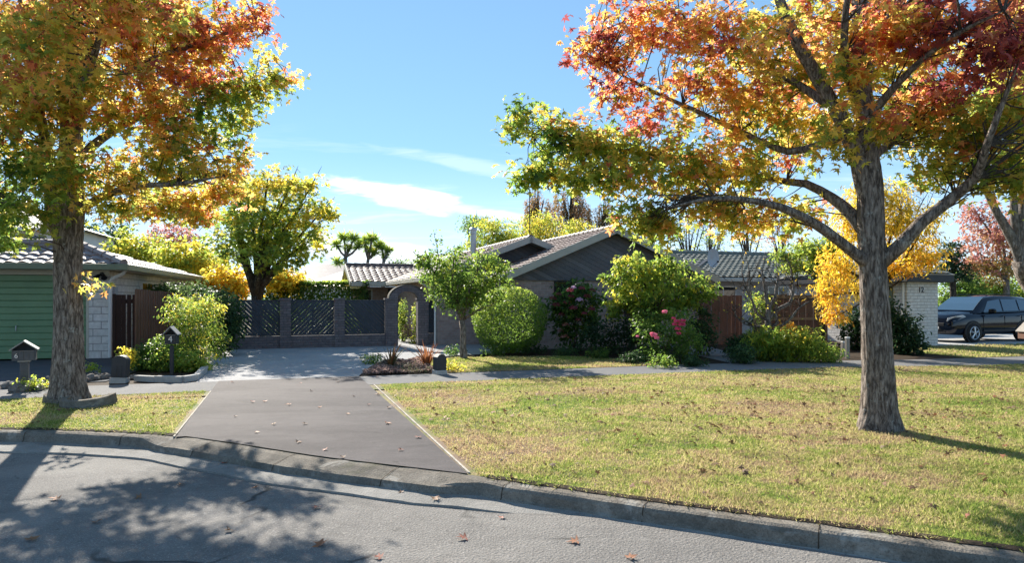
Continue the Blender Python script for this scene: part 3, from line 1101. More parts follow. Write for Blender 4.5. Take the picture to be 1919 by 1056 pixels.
def limb_mesh(name, mat, pts, radii, parent, seed=0, seg=12, smooth_step=0.18, wob=0.1):
    """a gnarled limb along a smooth curve"""
    rng = random.Random(seed)
    q = catmull([(*p, r) for p, r in zip([tuple(p) for p in pts], radii)], smooth_step)
    m = MB()
    P = [Vector(x[:3]) + Vector((rng.gauss(0, 1), rng.gauss(0, 1), rng.gauss(0, 1))) * x[3] * 0.05 for x in q]
    m.tube(P, [max(0.003, x[3]) for x in q], seg=seg, wob=wob, rng=rng)
    return m.build(name, mat, parent, smooth=True)


def shift(blobs, o):
    return [((b[0][0] - o[0], b[0][1] - o[1], b[0][2] - o[2]), b[1], b[2], b[3]) for b in blobs]


def pix_blob(u, v, d, ru, rv, rd, tint, w=None):
    c = at(u, v, d)
    rx, rz = ru * d / FPX, rv * d / FPX
    return (tuple(c), (rx, rd, rz), tint, w if w else (rx * rd + rx * rz + rd * rz))


def rel(p, o):
    return tuple(Vector(p) - Vector(o))


# ------------------------------------------------------------------ the two street trees
def street_tree(name, label, base, trunk, limbs, blobs, seed, n_clump, per, size, spread, flare, twig_frac=1.0, leaf_mat_='autumn', tpl='star'):
    root = empty(name, base)
    tag(root, label, 'tree')
    o = base
    tp = [rel(p, o) for p, r in trunk]
    tr = [r for p, r in trunk]
    # root flare made of uneven buttresses
    q = catmull([(*p, r) for p, r in zip(tp, tr)], 0.045)
    rng = random.Random(seed)
    m = MB()
    seg = 80
    ph = [rng.random() * 6.28 for _ in range(4)]
    vs, fs = [], []
    for x in q:
        for k in range(seg):
            a = 2 * math.pi * k / seg
            h = max(0.0, x[2])
            fl = flare * math.exp(-h / 0.22)
            but = 1 + fl * (0.75 + 0.35 * math.sin(5 * a + ph[0]) + 0.25 * math.sin(3 * a + ph[1]))
            sc_ = x[3] / .2
            na = noise.noise(Vector((math.cos(a) * 5.5 * sc_, math.sin(a) * 5.5 * sc_, h * 2.6 + seed)))
            nb = noise.noise(Vector((math.cos(a) * 11 * sc_ + 3, math.sin(a) * 11 * sc_, h * 5.5 + seed)))
            ng = noise.noise(Vector((math.cos(a) * 1.2, math.sin(a) * 1.2, h * .9 + seed)))
            ridge = 1 + .05 * ng + .055 * (.5 - min(1.0, abs(na) * 3.2)) * -1 + .028 * (min(1.0, abs(nb) * 3.0) - .5)
            r = x[3] * but * ridge
            vs.append((x[0] + r * math.cos(a), x[1] + r * math.sin(a), x[2]))
    for i in range(len(q) - 1):
        for k in range(seg):
            a, b = i * seg + k, i * seg + (k + 1) % seg
            fs.append((a, b, b + seg, a + seg))
    m.add(vs, fs)
    m.build('trunk', MT['bark'], root, smooth=True)
    sk = [(tp, tr)]
    for i, (pts, rr) in enumerate(limbs):
        lp = [rel(p, o) for p in pts]
        limb_mesh('limb', MT['bark'], lp, rr, root, seed + i)
        sk.append((lp, rr))
    skp = skeleton_points(sk)
    skp = skp[skp[:, 2] > 1.9]
    cc, L = clumps(seed, shift(blobs, o), n_clump, per, spread, size, jit=0.15)
    crown = leaves('crown', MT[leaf_mat_], tpl=tpl, parent=root, **L)
    twig_mesh('branches', MT['twig'], cc, skp, root, seed + 1, 0.011, 0.003, 2.2, frac=twig_frac * .6)
    return root


def thin(bl):
    # crown shaped for light: sparser top and shallower depth let the sun through
    return [(b[0], (b[1][0], b[1][1] * .55, b[1][2]), b[2], b[3] * (.3 if b[0][2] > 6.0 else 1.0)) for b in bl]


def limb_px(pts, rpx, d0):
    """limb traced as photo pixels with its own depth at each bend"""
    return [tuple(at(u, v, d)) for u, v, d in pts], [r * d0 / FPX for r in rpx]


DR = 8.45
baseR = tuple(gr(1648, 806))
trunkR = [((baseR[0], baseR[1], -0.06), 0.215), ((baseR[0] - 0.01, baseR[1], 0.35), 0.19), (tuple(at(1643, 640, DR)), 0.168), (tuple(at(1637, 520, DR)), 0.155), (tuple(at(1632, 420, DR)), 0.152),
          (tuple(at(1630, 340, DR)), 0.142), (tuple(at(1622, 250, DR)), 0.118), (tuple(at(1615, 150, DR + .05)), 0.105), (tuple(at(1612, 30, DR + .1)), 0.092), (tuple(at(1606, -120, DR + .1)), 0.08), (tuple(at(1600, -300, DR + .2)), 0.05), (tuple(at(1610, -420, DR)), 0.012)]
limbsR = [
    limb_px([(1645, 500, DR), (1685, 462, DR - .1), (1730, 415, DR - .2), (1790, 368, DR - .3), (1828, 335, DR - .5), (1850, 270, DR - .8), (1880, 190, DR - 1.0), (1915, 100, DR - 1.2)], [15, 13, 11, 10, 8, 6, 4, 1], DR),
    limb_px([(1632, 500, DR), (1590, 465, DR - .1), (1545, 432, DR - .2), (1490, 400, DR - .3), (1430, 380, DR - .4), (1340, 372, DR - .5), (1250, 390, DR - .4)], [13, 10, 9, 8, 6, 4, 1], DR),
    limb_px([(1632, 450, DR), (1598, 405, DR + .2), (1560, 372, DR + .4), (1510, 345, DR + .7), (1440, 335, DR + 1.0), (1300, 300, DR + 1.2), (1120, 275, DR + 1.2), (1000, 250, DR + 1.1)], [14, 12, 10, 8, 6, 5, 3, 1], DR),
    limb_px([(1632, 380, DR), (1608, 300, DR), (1580, 230, DR - .1), (1540, 160, DR - .1), (1500, 90, DR - .2), (1465, 10, DR - .2), (1420, -110, DR - .3), (1380, -220, DR - .4)], [19, 17, 14, 12, 11, 9, 5, 1], DR),
    limb_px([(1590, 250, DR), (1540, 270, DR + .2), (1480, 285, DR + .5), (1420, 262, DR + .8), (1320, 215, DR + 1.0), (1200, 160, DR + 1.1), (1100, 100, DR + 1.2)], [10, 8, 7, 6, 5, 3, 1], DR),
    limb_px([(1622, 260, DR), (1600, 180, DR - .2), (1582, 100, DR - .5), (1590, -20, DR - .8), (1620, -150, DR - 1.0)], [9, 8, 7, 5, 1], DR),
    limb_px([(1620, 230, DR), (1670, 170, DR - .3), (1730, 110, DR - .7), (1800, 60, DR - 1.1), (1880, 20, DR - 1.5)], [9, 7, 5, 4, 1], DR),
    limb_px([(1616, 180, DR), (1640, 90, DR + .6), (1680, 0, DR + 1.3), (1730, -90, DR + 2.2)], [9, 7, 5, 1], DR),
    limb_px([(1626, 300, DR), (1680, 260, DR + .6), (1740, 210, DR + 1.3), (1820, 160, DR + 2.2)], [9, 7, 5, 1], DR),
    limb_px([(1560, 200, DR), (1480, 150, DR + .5), (1400, 110, DR + 1.1), (1300, 50, DR + 1.7), (1200, -20, DR + 2)], [9, 7, 6, 4, 1], DR),
]
B = pix_blob
blobsR = [
    # green arm on the left
    B(980, 222, 9.5, 50, 42, .4, .12, .9), B(1075, 262, 9.6, 75, 50, .6, .14, 1.5), B(1170, 285, 9.6, 90, 55, .7, .2, 1.9), B(1010, 330, 9.4, 62, 18, .35, .12, .7), B(1110, 335, 9.4, 80, 26, .5, .13, 1.3), B(1230, 330, 9.4, 80, 40, .8, .28),
    # red crown, upper left
    B(1110, 95, 9.6, 62, 50, .7, .7), B(1165, 175, 9.6, 52, 55, .6, .72), B(1190, 40, 9.7, 85, 70, .9, .62), B(1290, 70, 9.5, 100, 85, 1.0, .6), B(1215, 215, 9.5, 50, 45, .6, .66), B(1300, 190, 9.4, 80, 70, .9, .58), B(1370, 110, 9.3, 90, 90, 1.0, .55),
    # middle
    B(1290, 320, 9.2, 90, 55, .9, .42), B(1390, 320, 9.1, 100, 62, .9, .42), B(1400, 220, 9.2, 90, 75, 1.0, .48), B(1470, 110, 9.0, 90, 90, .9, .45), B(1490, 240, 9.4, 75, 75, .9, .45), B(1540, 40, 9.2, 80, 70, 1.0, .5),
    # low hanging sprays
    B(1195, 405, 8.9, 55, 28, .45, .2, .8), B(1235, 430, 8.8, 42, 15, .35, .3, .4), B(1330, 385, 8.9, 85, 30, .6, .42, 1.2), B(1420, 412, 8.9, 75, 34, .6, .5), B(1500, 400, 9.1, 60, 45, .6, .42),
    # right side
    B(1690, 60, 8.2, 75, 65, .9, .6), B(1780, 60, 7.7, 85, 60, .9, .78), B(1870, 70, 7.4, 80, 60, .9, .82), B(1880, 130, 7.4, 70, 45, .7, .88), B(1760, 150, 8.4, 70, 45, .8, .7), B(1690, 200, 8.9, 60, 50, .7, .55), B(1770, 220, 8.8, 85, 55, .8, .42), B(1860, 230, 8.2, 80, 65, .8, .36),
    B(1720, 265, 9.0, 80, 32, .8, .3), B(1800, 300, 8.6, 85, 45, .8, .28), B(1890, 320, 8.2, 70, 60, .7, .2), B(1760, 330, 8.4, 60, 24, .5, .32), B(1960, 200, 8.2, 90, 120, 1.0, .4), B(1980, 350, 8.0, 60, 60, .8, .3),
    # crown above the picture
    B(1350, -90, 9.3, 170, 95, 1.6, .6), B(1550, -110, 9.0, 160, 110, 1.8, .6), B(1740, -110, 8.5, 160, 110, 1.8, .75), B(1920, -60, 8.2, 120, 110, 1.4, .75), B(1600, -290, 8.7, 200, 110, 1.8, .7), B(1430, -260, 9.0, 140, 90, 1.5, .65),
    # depth: behind and in front of the trunk
    B(1585, 150, 7.9, 60, 60, .4, .45, .7), B(1650, 60, 7.9, 70, 50, .4, .62, .7), B(1560, 270, 8.0, 45, 40, .3, .4, .4), B(1640, 230, 7.9, 40, 36, .3, .55, .4), B(1480, 60, 7.9, 70, 50, .5, .5, .6),
    B(1600, 120, 10.6, 170, 150, .8, .5), B(1720, 180, 10.4, 120, 120, .8, .45), B(1480, 180, 10.9, 150, 120, .7, .5), B(1650, -60, 6.9, 130, 45, .8, .7),
]
street_tree('liquidambar_tree', 'large street tree on the right verge with red, orange and green autumn leaves', baseR, trunkR, limbsR, thin([(b[0], b[1], b[2] + (.07 if b[2] < .29 else -.07 if b[2] < .6 else .02), b[3]) for b in blobsR]), 11, 1450, 18, 0.088, 0.20, 0.34)

DL = 10.9
baseL = tuple(gr(127, 752))
trunkL = [((baseL[0], baseL[1], -0.06), 0.255), ((baseL[0], baseL[1], 0.4), 0.225), (tuple(at(128, 640, DL)), 0.205), (tuple(at(127, 520, DL)), 0.195), (tuple(at(128, 440, DL)), 0.205), (tuple(at(132, 380, DL)), 0.2), (tuple(at(133, 290, DL)), 0.165), (tuple(at(136, 150, DL)), 0.14), (tuple(at(138, 0, DL)), 0.12), (tuple(at(142, -160, DL)), 0.08), (tuple(at(150, -330, DL)), 0.04), (tuple(at(150, -420, DL)), 0.01)]
limbsL = [
    limb_px([(118, 440, DL), (103, 390, DL - .1), (95, 330, DL - .2), (86, 270, DL - .2), (70, 180, DL - .3), (50, 60, DL - .4), (20, -80, DL - .5)], [20, 17, 12, 9, 7, 5, 1], DL),
    limb_px([(104, 420, DL), (70, 400, DL - .3), (30, 385, DL - .7), (-30, 372, DL - 1.1), (-100, 350, DL - 1.5)], [11, 8, 6, 4, 1], DL),
    limb_px([(142, 400, DL), (185, 372, DL - .2), (250, 350, DL - .4), (330, 345, DL - .5), (420, 330, DL - .4)], [9, 7, 6, 4, 1], DL),
    limb_px([(136, 310, DL), (190, 260, DL), (260, 220, DL + .1), (340, 200, DL + .2), (430, 185, DL + .2), (530, 130, DL + .2)], [9, 8, 6, 5, 4, 1], DL),
    limb_px([(136, 230, DL), (200, 160, DL), (290, 110, DL), (390, 75, DL), (480, 40, DL)], [9, 7, 6, 4, 1], DL),
    limb_px([(137, 140, DL), (200, 60, DL + .3), (290, -30, DL + .7), (380, -100, DL + 1)], [8, 6, 4, 1], DL),
    limb_px([(134, 270, DL), (120, 210, DL + .8), (110, 150, DL + 1.7), (100, 80, DL + 2.6)], [9, 7, 5, 1], DL),
    limb_px([(135, 200, DL), (160, 150, DL - .8), (180, 90, DL - 1.6), (200, 0, DL - 2.3)], [9, 7, 5, 1], DL),
]
blobsL = [
    B(40, 70, 10.6, 100, 90, 1.2, .5), B(160, 50, 10.8, 110, 90, 1.3, .54), B(280, 60, 10.9, 100, 85, 1.2, .58), B(385, 55, 10.9, 72, 62, .9, .66), B(462, 48, 10.9, 45, 38, .5, .74), B(490, 25, 10.9, 24, 24, .3, .76),
    B(40, 210, 10.5, 100, 80, 1.2, .42), B(150, 180, 10.4, 100, 85, 1.2, .46), B(280, 180, 10.7, 105, 78, 1.2, .56), B(375, 135, 10.9, 72, 52, .8, .64), B(320, 275, 10.7, 85, 55, 1.0, .46),
    B(405, 235, 10.9, 45, 42, .5, .24), B(425, 185, 10.9, 42, 36, .5, .22), B(470, 165, 10.9, 48, 34, .4, .34), B(520, 150, 10.9, 34, 26, .35, .46), B(500, 115, 10.9, 22, 22, .3, .5), B(455, 225, 10.9, 36, 24, .35, .36),
    B(395, 325, 10.6, 55, 26, .5, .42), B(450, 300, 10.7, 24, 30, .3, .44), B(250, 320, 10.6, 95, 50, .9, .38), B(140, 310, 10.1, 70, 40, .8, .36), B(30, 310, 10.4, 70, 55, .9, .3),
    B(30, 410, 10.0, 62, 45, .7, .24), B(70, 380, 10.0, 40, 35, .5, .24), B(15, 462, 9.9, 30, 14, .3, .26, .12), B(205, 385, 10.5, 50, 24, .5, .38), B(290, 388, 11.5, 65, 22, .5, .44, .8), B(350, 372, 11.9, 55, 22, .5, .42, .8), B(380, 405, 12.2, 45, 14, .4, .48, .5), B(425, 360, 11.9, 30, 20, .4, .46, .5),
    B(-90, 120, 10.4, 100, 140, 1.4, .48), B(-80, 330, 10.2, 80, 90, 1.0, .34),
    B(40, -90, 10.7, 150, 90, 1.7, .6), B(220, -100, 10.9, 150, 90, 1.7, .64), B(370, -80, 11, 100, 70, 1.2, .7), B(150, -250, 10.9, 150, 100, 1.6, .7), B(300, -210, 11, 110, 70, 1.3, .7),
    B(80, 100, 13.0, 140, 130, .8, .5), B(260, 120, 13.0, 130, 120, .8, .55), B(180, -10, 8.4, 150, 70, .8, .55), B(60, 90, 8.7, 110, 90, .6, .45), B(260, 30, 8.5, 90, 60, .5, .6),
    B(162, 530, 10.6, 7, 10, .1, .5, .035),
]
street_tree('liquidambar_tree', 'large street tree on the left verge with orange and yellow leaves', baseL, trunkL, limbsL, thin([(b[0], b[1], b[2] - .07, b[3]) for b in blobsL]), 23, 1500, 18, 0.094, 0.22, 0.28, 0.6)

# ------------------------------------------------------------------ buildings
def roof_slope(name, O, U, V, poly, mat, parent, period=0.30, course=0.34, amp=0.035, step=0.035, seed=0, soffit='fascia', slab=0.09):
    """tiled slope: O origin at the eave, U along the eave, V up the slope, poly in (u, v) metres"""
    O, U, V = Vector(O), Vector(U).normalized(), Vector(V).normalized()
    N = U.cross(V)
    if N.z < 0:
        N = -N
    rng = random.Random(seed)
    us = [p[0] for p in poly]
    vs_ = [p[1] for p in poly]
    u0, u1, v0, v1 = min(us), max(us), min(vs_), max(vs_)
    nu = int((u1 - u0) / (period / 6)) + 1
    nc = int(math.ceil((v1 - v0) / course))
    uu = np.linspace(u0, u1, nu + 1)
    wave = amp * np.abs(np.cos(np.pi * uu / period)) ** 0.8
    V_, F_ = [], []
    m = MB()
    for c in range(nc):
        sag = rng.uniform(-0.004, 0.004)
        for e in (0, 1):
            v = min(v0 + (c + e) * course, v1 + 0.02)
            h = (step if e == 0 else 0.0) + sag
            for k, u in enumerate(uu):
                jit = 0.003 * math.sin(k * 1.7 + c * 2.3)
                V_.append(O + U * float(u) + V * v + N * (h + float(wave[k]) + jit))
    row = nu + 1
    cu = 0.5 * (uu[:-1] + uu[1:])
    for r in range(2 * nc - 1):
        vmid = v0 + (r // 2 + 0.5) * course if r % 2 == 0 else v0 + (r // 2 + 1) * course
        ins = in_poly(cu, np.full(len(cu), min(vmid, v1 - 0.01)), poly)
        for k in range(nu):
            if ins[k]:
                a = r * row + k
                F_.append((a, a + 1, a + row + 1, a + row))
    m.add(V_, F_)
    o = m.build(name, mat, parent)
    # keep tile normals upward
    if slab:
        b = MB()
        b.prism([O + U * p[0] + V * p[1] - N * 0.004 for p in poly], -N * slab)
        b.build('roof_underside', MT[soffit], parent)
    return o


def bar(m, a, b, w, h, mi=0, up=Vector((0, 0, 1))):
    """board from a to b, w wide sideways, h deep (hanging below the line)"""
    a, b = Vector(a), Vector(b)
    d = (b - a).normalized()
    s = d.cross(up).normalized() * (w / 2)
    u = s.cross(d).normalized()
    if u.z < 0:
        u = -u
    m.prism([a - s, a + s, a + s - u * h, a - s - u * h], b - a, mi)


def window(parent, x0, x1, z0, z1, y, axis='x', frame='white', bars=1):
    """window in a wall whose face looks along -y (axis x) or -x (axis y)"""
    m = MB()
    t = 0.05
    def bx(a0, c0, a1, c1, d0, d1):
        if axis == 'x':
            m.box(a0, y + d0, c0, a1, y + d1, c1)
        else:
            m.box(y + d0, a0, c0, y + d1, a1, c1)
    bx(x0 - t, z0 - t, x1 + t, z0, -0.035, 0.05)
    bx(x0 - t, z1, x1 + t, z1 + t, -0.035, 0.05)
    bx(x0 - t, z0, x0, z1, -0.035, 0.05)
    bx(x1, z0, x1 + t, z1, -0.035, 0.05)
    for i in range(bars):
        xm = x0 + (x1 - x0) * (i + 1) / (bars + 1)
        bx(xm - 0.02, z0, xm + 0.02, z1, -0.02, 0.03)
    f = m.build('window', MT[frame], parent)
    g = MB()
    if axis == 'x':
        g.box(x0, y - 0.012, z0, x1, y + 0.03, z1)
    else:
        g.box(y - 0.012, x0, z0, y + 0.03, x1, z1)
    g.build('pane', MT['glass'], f)
    return f


# ---- the brick house with the dark gable
HS, HT = 6.5, 20.17
house = empty('brick_house', lot(HS, HT), TH)
tag(house, 'low brick house with a dark timber gable and brown tiled roofs', 'house')
m = MB()
EZ, RZ, HALF, LEN = 2.35, 3.93, 3.87, 12.0
# main block
m.box(0.5, 0.36, -0.05, 7.24, LEN - .4, 2.22)
m.build('brick_wall', MT['brick'], house)
m = MB()
sl = (RZ - EZ) / HALF
gz = lambda x: EZ + sl * (HALF - abs(x - HALF)) - 0.12
m.prism([(0.42, 0.30, 2.2), (7.32, 0.30, 2.2), (7.32, 0.30, gz(7.32)), (HALF, 0.30, gz(HALF)), (0.42, 0.30, gz(0.42))], (0, 0.5, 0))
m.build('gable_boards', MT['gable'], house)
slen = math.hypot(HALF, RZ - EZ)
roof_slope('roof', (0, 0, EZ), (0, 1, 0), (HALF, 0, RZ - EZ), [(0, 0), (LEN, 0), (LEN, slen), (0, slen)], MT['tile_brown'], house, seed=1)
roof_slope('roof', (2 * HALF, 0, EZ), (0, 1, 0), (-HALF, 0, RZ - EZ), [(0, 0), (LEN, 0), (LEN, slen), (0, slen)], MT['tile_brown'], house, seed=2)
m = MB()
bar(m, (-0.06, -0.03, EZ + 0.015), (HALF, -0.03, RZ + 0.08), 0.05, 0.23)
bar(m, (2 * HALF + 0.06, -0.03, EZ + 0.015), (HALF, -0.03, RZ + 0.08), 0.05, 0.23)
m.build('barge_board', MT['fascia'], house)
m = MB()
m.box(-0.14, 0.0, EZ - 0.16, -0.02, LEN, EZ + 0.0)
m.box(2 * HALF + 0.02, 0.0, EZ - 0.16, 2 * HALF + 0.14, LEN, EZ + 0.0)
m.build('gutter', MT['fascia'], house, bevel=0.02)
m = MB()
for k in range(30):
    y = k * 0.4
    m.tube([(HALF, y, RZ + 0.03), (HALF, y + 0.42, RZ + 0.02)], [0.12, 0.105], seg=10)
m.build('ridge_cap', MT['ridge'], house)
window(house, 1.86, 2.52, 1.32, 2.14, 0.36, frame='black', bars=0)
window(house, 4.4, 6.2, 0.95, 2.05, 0.36, frame='black', bars=1)

# second gable block, set back and to the left
bx0, bt0, bR, bZ = 4.52 - HS, 22.55 - HT, 8.26 - HS, 3.73
bl = 10.6
blen = math.hypot(bR - bx0, bZ - EZ)
roof_slope('roof', (bx0, bt0, EZ), (0, 1, 0), (bR - bx0, 0, bZ - EZ), [(0, 0), (bl, 0), (bl, blen), (0, blen)], MT['tile_brown'], house, seed=3)
rr = 1.6
roof_slope('roof', (bR + rr, bt0, bZ - rr * (bZ - EZ) / (bR - bx0)), (0, 1, 0), (-(bR - bx0), 0, bZ - EZ), [(0, 0), (bl, 0), (bl, rr * 1.066), (0, rr * 1.066)], MT['tile_brown'], house, seed=4)
m = MB()
bar(m, (bx0 - .06, bt0 - 0.03, EZ + 0.015), (bR, bt0 - .03, bZ + 0.08), 0.05, 0.21)
bar(m, (bR + 1.25, bt0 - .03, bZ + 0.08 - 1.25 * .369), (bR, bt0 - .03, bZ + 0.08), 0.05, 0.21)
m.build('barge_board', MT['fascia'], house)
m = MB()
m.box(bx0 - 0.14, bt0, EZ - 0.17, bx0 - 0.02, bt0 + 8.6, EZ)
m.build('gutter', MT['fascia'], house, bevel=0.02)
m = MB()
by = 23.2 - HT
m.box(5.0 - HS, by, -.05, 0.49, by + 8.4, 2.24)
m.build('brick_wall', MT['brick'], house)
m = MB()
gb = lambda x: EZ + (bZ - EZ) / (bR - bx0) * (x - bx0) - 0.12
m.prism([(bx0 + .5, by - .05, 2.245), (bR + .9, by - .05, 2.245), (bR + .9, by - .05, gb(bR - .9)), (bR, by - .05, gb(bR)), (bx0 + .5, by - .05, gb(bx0 + .5))], (0, 0.3, 0))
m.build('gable_boards', MT['gable'], house)
m = MB()
for k in range(26):
    y = bt0 + k * 0.4
    m.tube([(bR, y, bZ + 0.03), (bR, y + 0.42, bZ + 0.02)], [0.115, 0.1], seg=10)
m.build('ridge_cap', MT['ridge'], house)
m = MB()
m.tube([(bx0 - .08, by + .15, EZ - .15), (bx0 + .15, by + .08, EZ - .3), (5.0 - HS - .04, by - .05, EZ - .45), (5.0 - HS - .04, by - .05, 0)], 0.035, seg=8)
m.build('downpipe', MT['white'], house)
m = MB()
m.tube([(0.44, by - 1.2, EZ - .15), (0.44, by - 1.2, 0.0)], 0.04, seg=8)
m.build('downpipe', MT['white'], house)

# left wing, ridge along the street
wx0, wx1, wy, wR = 2.87 - HS, 9.0 - HS, 31.2 - HT, 3.2
wl = math.hypot(2.7, wR - EZ)
roof_slope('roof', (wx0, wy, EZ), (1, 0, 0), (0, 2.7, wR - EZ), [(0, 0), (wx1 - wx0, 0), (wx1 - wx0, wl), (0, wl)], MT['tile_brown'], house, seed=5, soffit='sunlitsoffit')
roof_slope('roof', (wx0, wy + 5.4, EZ), (1, 0, 0), (0, -2.7, wR - EZ), [(0, 0), (wx1 - wx0, 0), (wx1 - wx0, wl), (0, wl)], MT['tile_brown'], house, seed=6, soffit='sunlitsoffit')
m = MB()
bar(m, (wx0 - .03, wy - .08, EZ + .02), (wx0 - .03, wy + 2.7, wR + .07), 0.05, 0.22)
bar(m, (wx0 - .03, wy + 5.48, EZ + .02), (wx0 - .03, wy + 2.7, wR + .07), 0.05, 0.22)
m.build('barge_board', MT['cream'], house)
m = MB()
m.box(wx0, wy - .14, EZ - .2, bx0 + .02, wy - .02, EZ)
m.build('gutter', MT['fascia'], house, bevel=0.02)
m = MB()
m.box(wx0 - .02, wy + .02, EZ - .30, wx0 + 0.55, wy + 5.38, EZ - .2)
m.build('soffit', MT['sunlitsoffit'], house)
m = MB()
m.prism([(wx0 + .5, wy + .5, 2.05), (wx0 + .5, wy + 4.9, 2.05), (wx0 + .5, wy + 4.9, EZ + .1), (wx0 + .5, wy + 2.7, wR - .15), (wx0 + .5, wy + .5, EZ + .1)], (.3, 0, 0))
m.build('gable_boards', MT['sunlitsoffit'], house)
m = MB()
m.box(wx0 + .55, wy + .5, -.05, 2.0, wy + 4.9, 2.12)
m.build('brick_wall', MT['brick2'], house)
window(house, wx0 + 0.72, wx0 + .95, 0.9, 2.0, wy + .5, frame='cream', bars=0)
window(house, wx0 + 1.75, wx0 + 2.75, 1.0, 2.0, wy + .5, frame='black', bars=1)
m = MB()
for k in range(15):
    x = wx0 + k * 0.4
    m.tube([(x, wy + 2.7, wR + .03), (x + .42, wy + 2.7, wR + .02)], [0.115, 0.1], seg=10)
m.build('ridge_cap', MT['ridge'], house)
# flue
fl = to_lot(*at(887, 470, 27.0)[:2])
m = MB()
fx, fy = fl[0] - HS, fl[1] - HT
m.lathe([(0.11, 2.4), (0.11, 4.15), (0.125, 4.16), (0.125, 4.28)], (fx, fy, 0), 16)
m.lathe([(0.15, 4.30), (0.15, 4.36), (0.08, 4.42), (0.0, 4.43)], (fx, fy, 0), 16)
m.build('flue', MT['steel'], house, smooth=False)
# aerial: mast with a side boom
m = MB()
m.tube([(bR, bt0 + .15, bZ - .1), (bR, bt0 + .15, bZ + 1.75)], 0.016, seg=6)
m.tube([(bR - 0.9, bt0 + .15, bZ + 1.62), (bR + .15, bt0 + .15, bZ + 1.6)], 0.012, seg=5)
for k in range(7):
    m.tube([(bR - .8 + .14 * k, bt0 - .12, bZ + 1.615), (bR - .8 + .14 * k, bt0 + .42, bZ + 1.615)], 0.005, seg=4)
m.build('aerial', MT['black'], house)

# ---- the neighbour's house on the left, white block with a green roller door
LA = TH - R(3)
lh = empty('block_house', (-10.9, 18.5, 0), LA)
tag(lh, 'white block house with a green roller door and green gutters', 'house')
m = MB()
m.box(-0.50, 0.0, -.05, 0.0, 13.4, 2.36)
m.box(-13.0, 0.12, -.05, -4.05, 13.4, 2.36)
m.box(-13.0, 5.0, -.05, -0.5, 13.4, 2.36)
m.build('block_wall', MT['block'], lh)
m = MB()
for k in range(13):
    z0 = 0.02 + k * 0.172
    m.prism([(-4.0, 0.10, z0), (-4.0, 0.082, z0 + .012), (-4.0, 0.075, z0 + .15), (-4.0, 0.10, z0 + .168), (-4.0, 0.14, z0 + .168), (-4.0, 0.14, z0)], (3.46, 0, 0))
m.box(-4.02, .11, 0.02, -.53, .16, 2.26)
d = m.build('roller_door', MT['green'], lh)
m = MB()
m.tube([(-2.2, 0.06, .78), (-2.2, 0.02, .78), (-2.2, .02, .90), (-2.2, .06, .90)], .014, seg=6)
m.build('handle', MT['steel'], d)
m = MB()
m.box(-4.1, -.012, 2.25, 0.004, .05, 2.42)
m.box(-.56, -.010, 0, -.50, .10, 2.248)
m.box(-4.1, -.010, 0, -4.04, .10, 2.248)
m.build('door_frame', MT['cream'], lh)
m = MB()
m.box(-13.6, -.58, 2.38, .46, 13.9, 2.42)
m.build('soffit', MT['cream'], lh)
ez2 = 2.50
P = .5
tanp = .40
fl_ = math.hypot(1.5, 1.5 * tanp)
roof_slope('roof', (-13.8, -.62, ez2), (1, 0, 0), (0, 1, tanp), [(0, 0), (14.3, 0), (12.8, fl_), (0, fl_)], MT['tile_pink'], lh, seed=7, soffit='cream', amp=.045)
sl_ = math.hypot(1.5, 1.5 * tanp)
roof_slope('roof', (.5, -.62, ez2), (0, 1, 0), (-1, 0, tanp), [(0, 0), (14.6, 0), (1.5, sl_)], MT['tile_pink'], lh, seed=8, soffit='cream', amp=.03)
m = MB()
m.add([(-13.8, .88, ez2 + .6), (-1.0, .88, ez2 + .6), (.5, 14, ez2), (-13.8, 14, ez2)], [(0, 1, 2, 3)])
m.build('roof', MT['tile_pink'], lh)
# higher rear roof seen above the front slope
m = MB()
m.prism([(-13.8, 1.6, ez2 + .5), (-13.8, 4.6, ez2 + 1.55), (-13.8, 4.6, ez2 + .2)], (9.7, 0, 0))
m.build('roof', MT['tile_pink'], lh)
m = MB()
for a, b in (((.5, -.62, ez2 + .05), (-1.0, .88, ez2 + .66)), ((-1.0, .88, ez2 + .66), (-13.8, .88, ez2 + .66))):
    a, b = Vector(a), Vector(b)
    n = int((b - a).length / .38)
    for k in range(n):
        m.tube([a + (b - a) * (k / n), a + (b - a) * ((k + 1.06) / n)], [.12, .1], seg=8)
m.build('ridge_cap', MT['tile_pink'], lh)
m = MB()
m.box(-13.8, -.76, ez2 - .13, .62, -.63, ez2 + .03)
m.box(.51, -.63, ez2 - .132, .622, 14.0, ez2 + .028)
m.build('gutter', MT['greenfascia'], lh, bevel=0.015)
m = MB()
m.tube([(.5, -.45, 2.38), (.42, -.3, 2.30), (.10, -.12, 2.16), (.03, -.06, 2.08), (.03, -.06, .03)], .045, seg=8)
m.build('downpipe', MT['white'], lh)
m = MB()
m.lathe([(.06, 0), (.06, .03)], (-.18, -.02, 2.28), 10, axis='Y')
for sx in (-1, 1):
    a = Vector((-.18 + .05 * sx, -.06, 2.26))
    b = a + Vector((.05 * sx, -.12, -.09))
    m.tube([a, a + (b - a) * .5, b], [.03, .05, .075], seg=10)
m.build('floodlight', MT['black'], lh)
m = MB()
m.box(0.0, .3, .0 + .85, .05, .62, 1.95)
m.build('meter_box', MT['dish'], lh, bevel=.01)
window(lh, 3.2, 4.6, 1.0, 2.1, 0.03, 'y', 'white', 1)

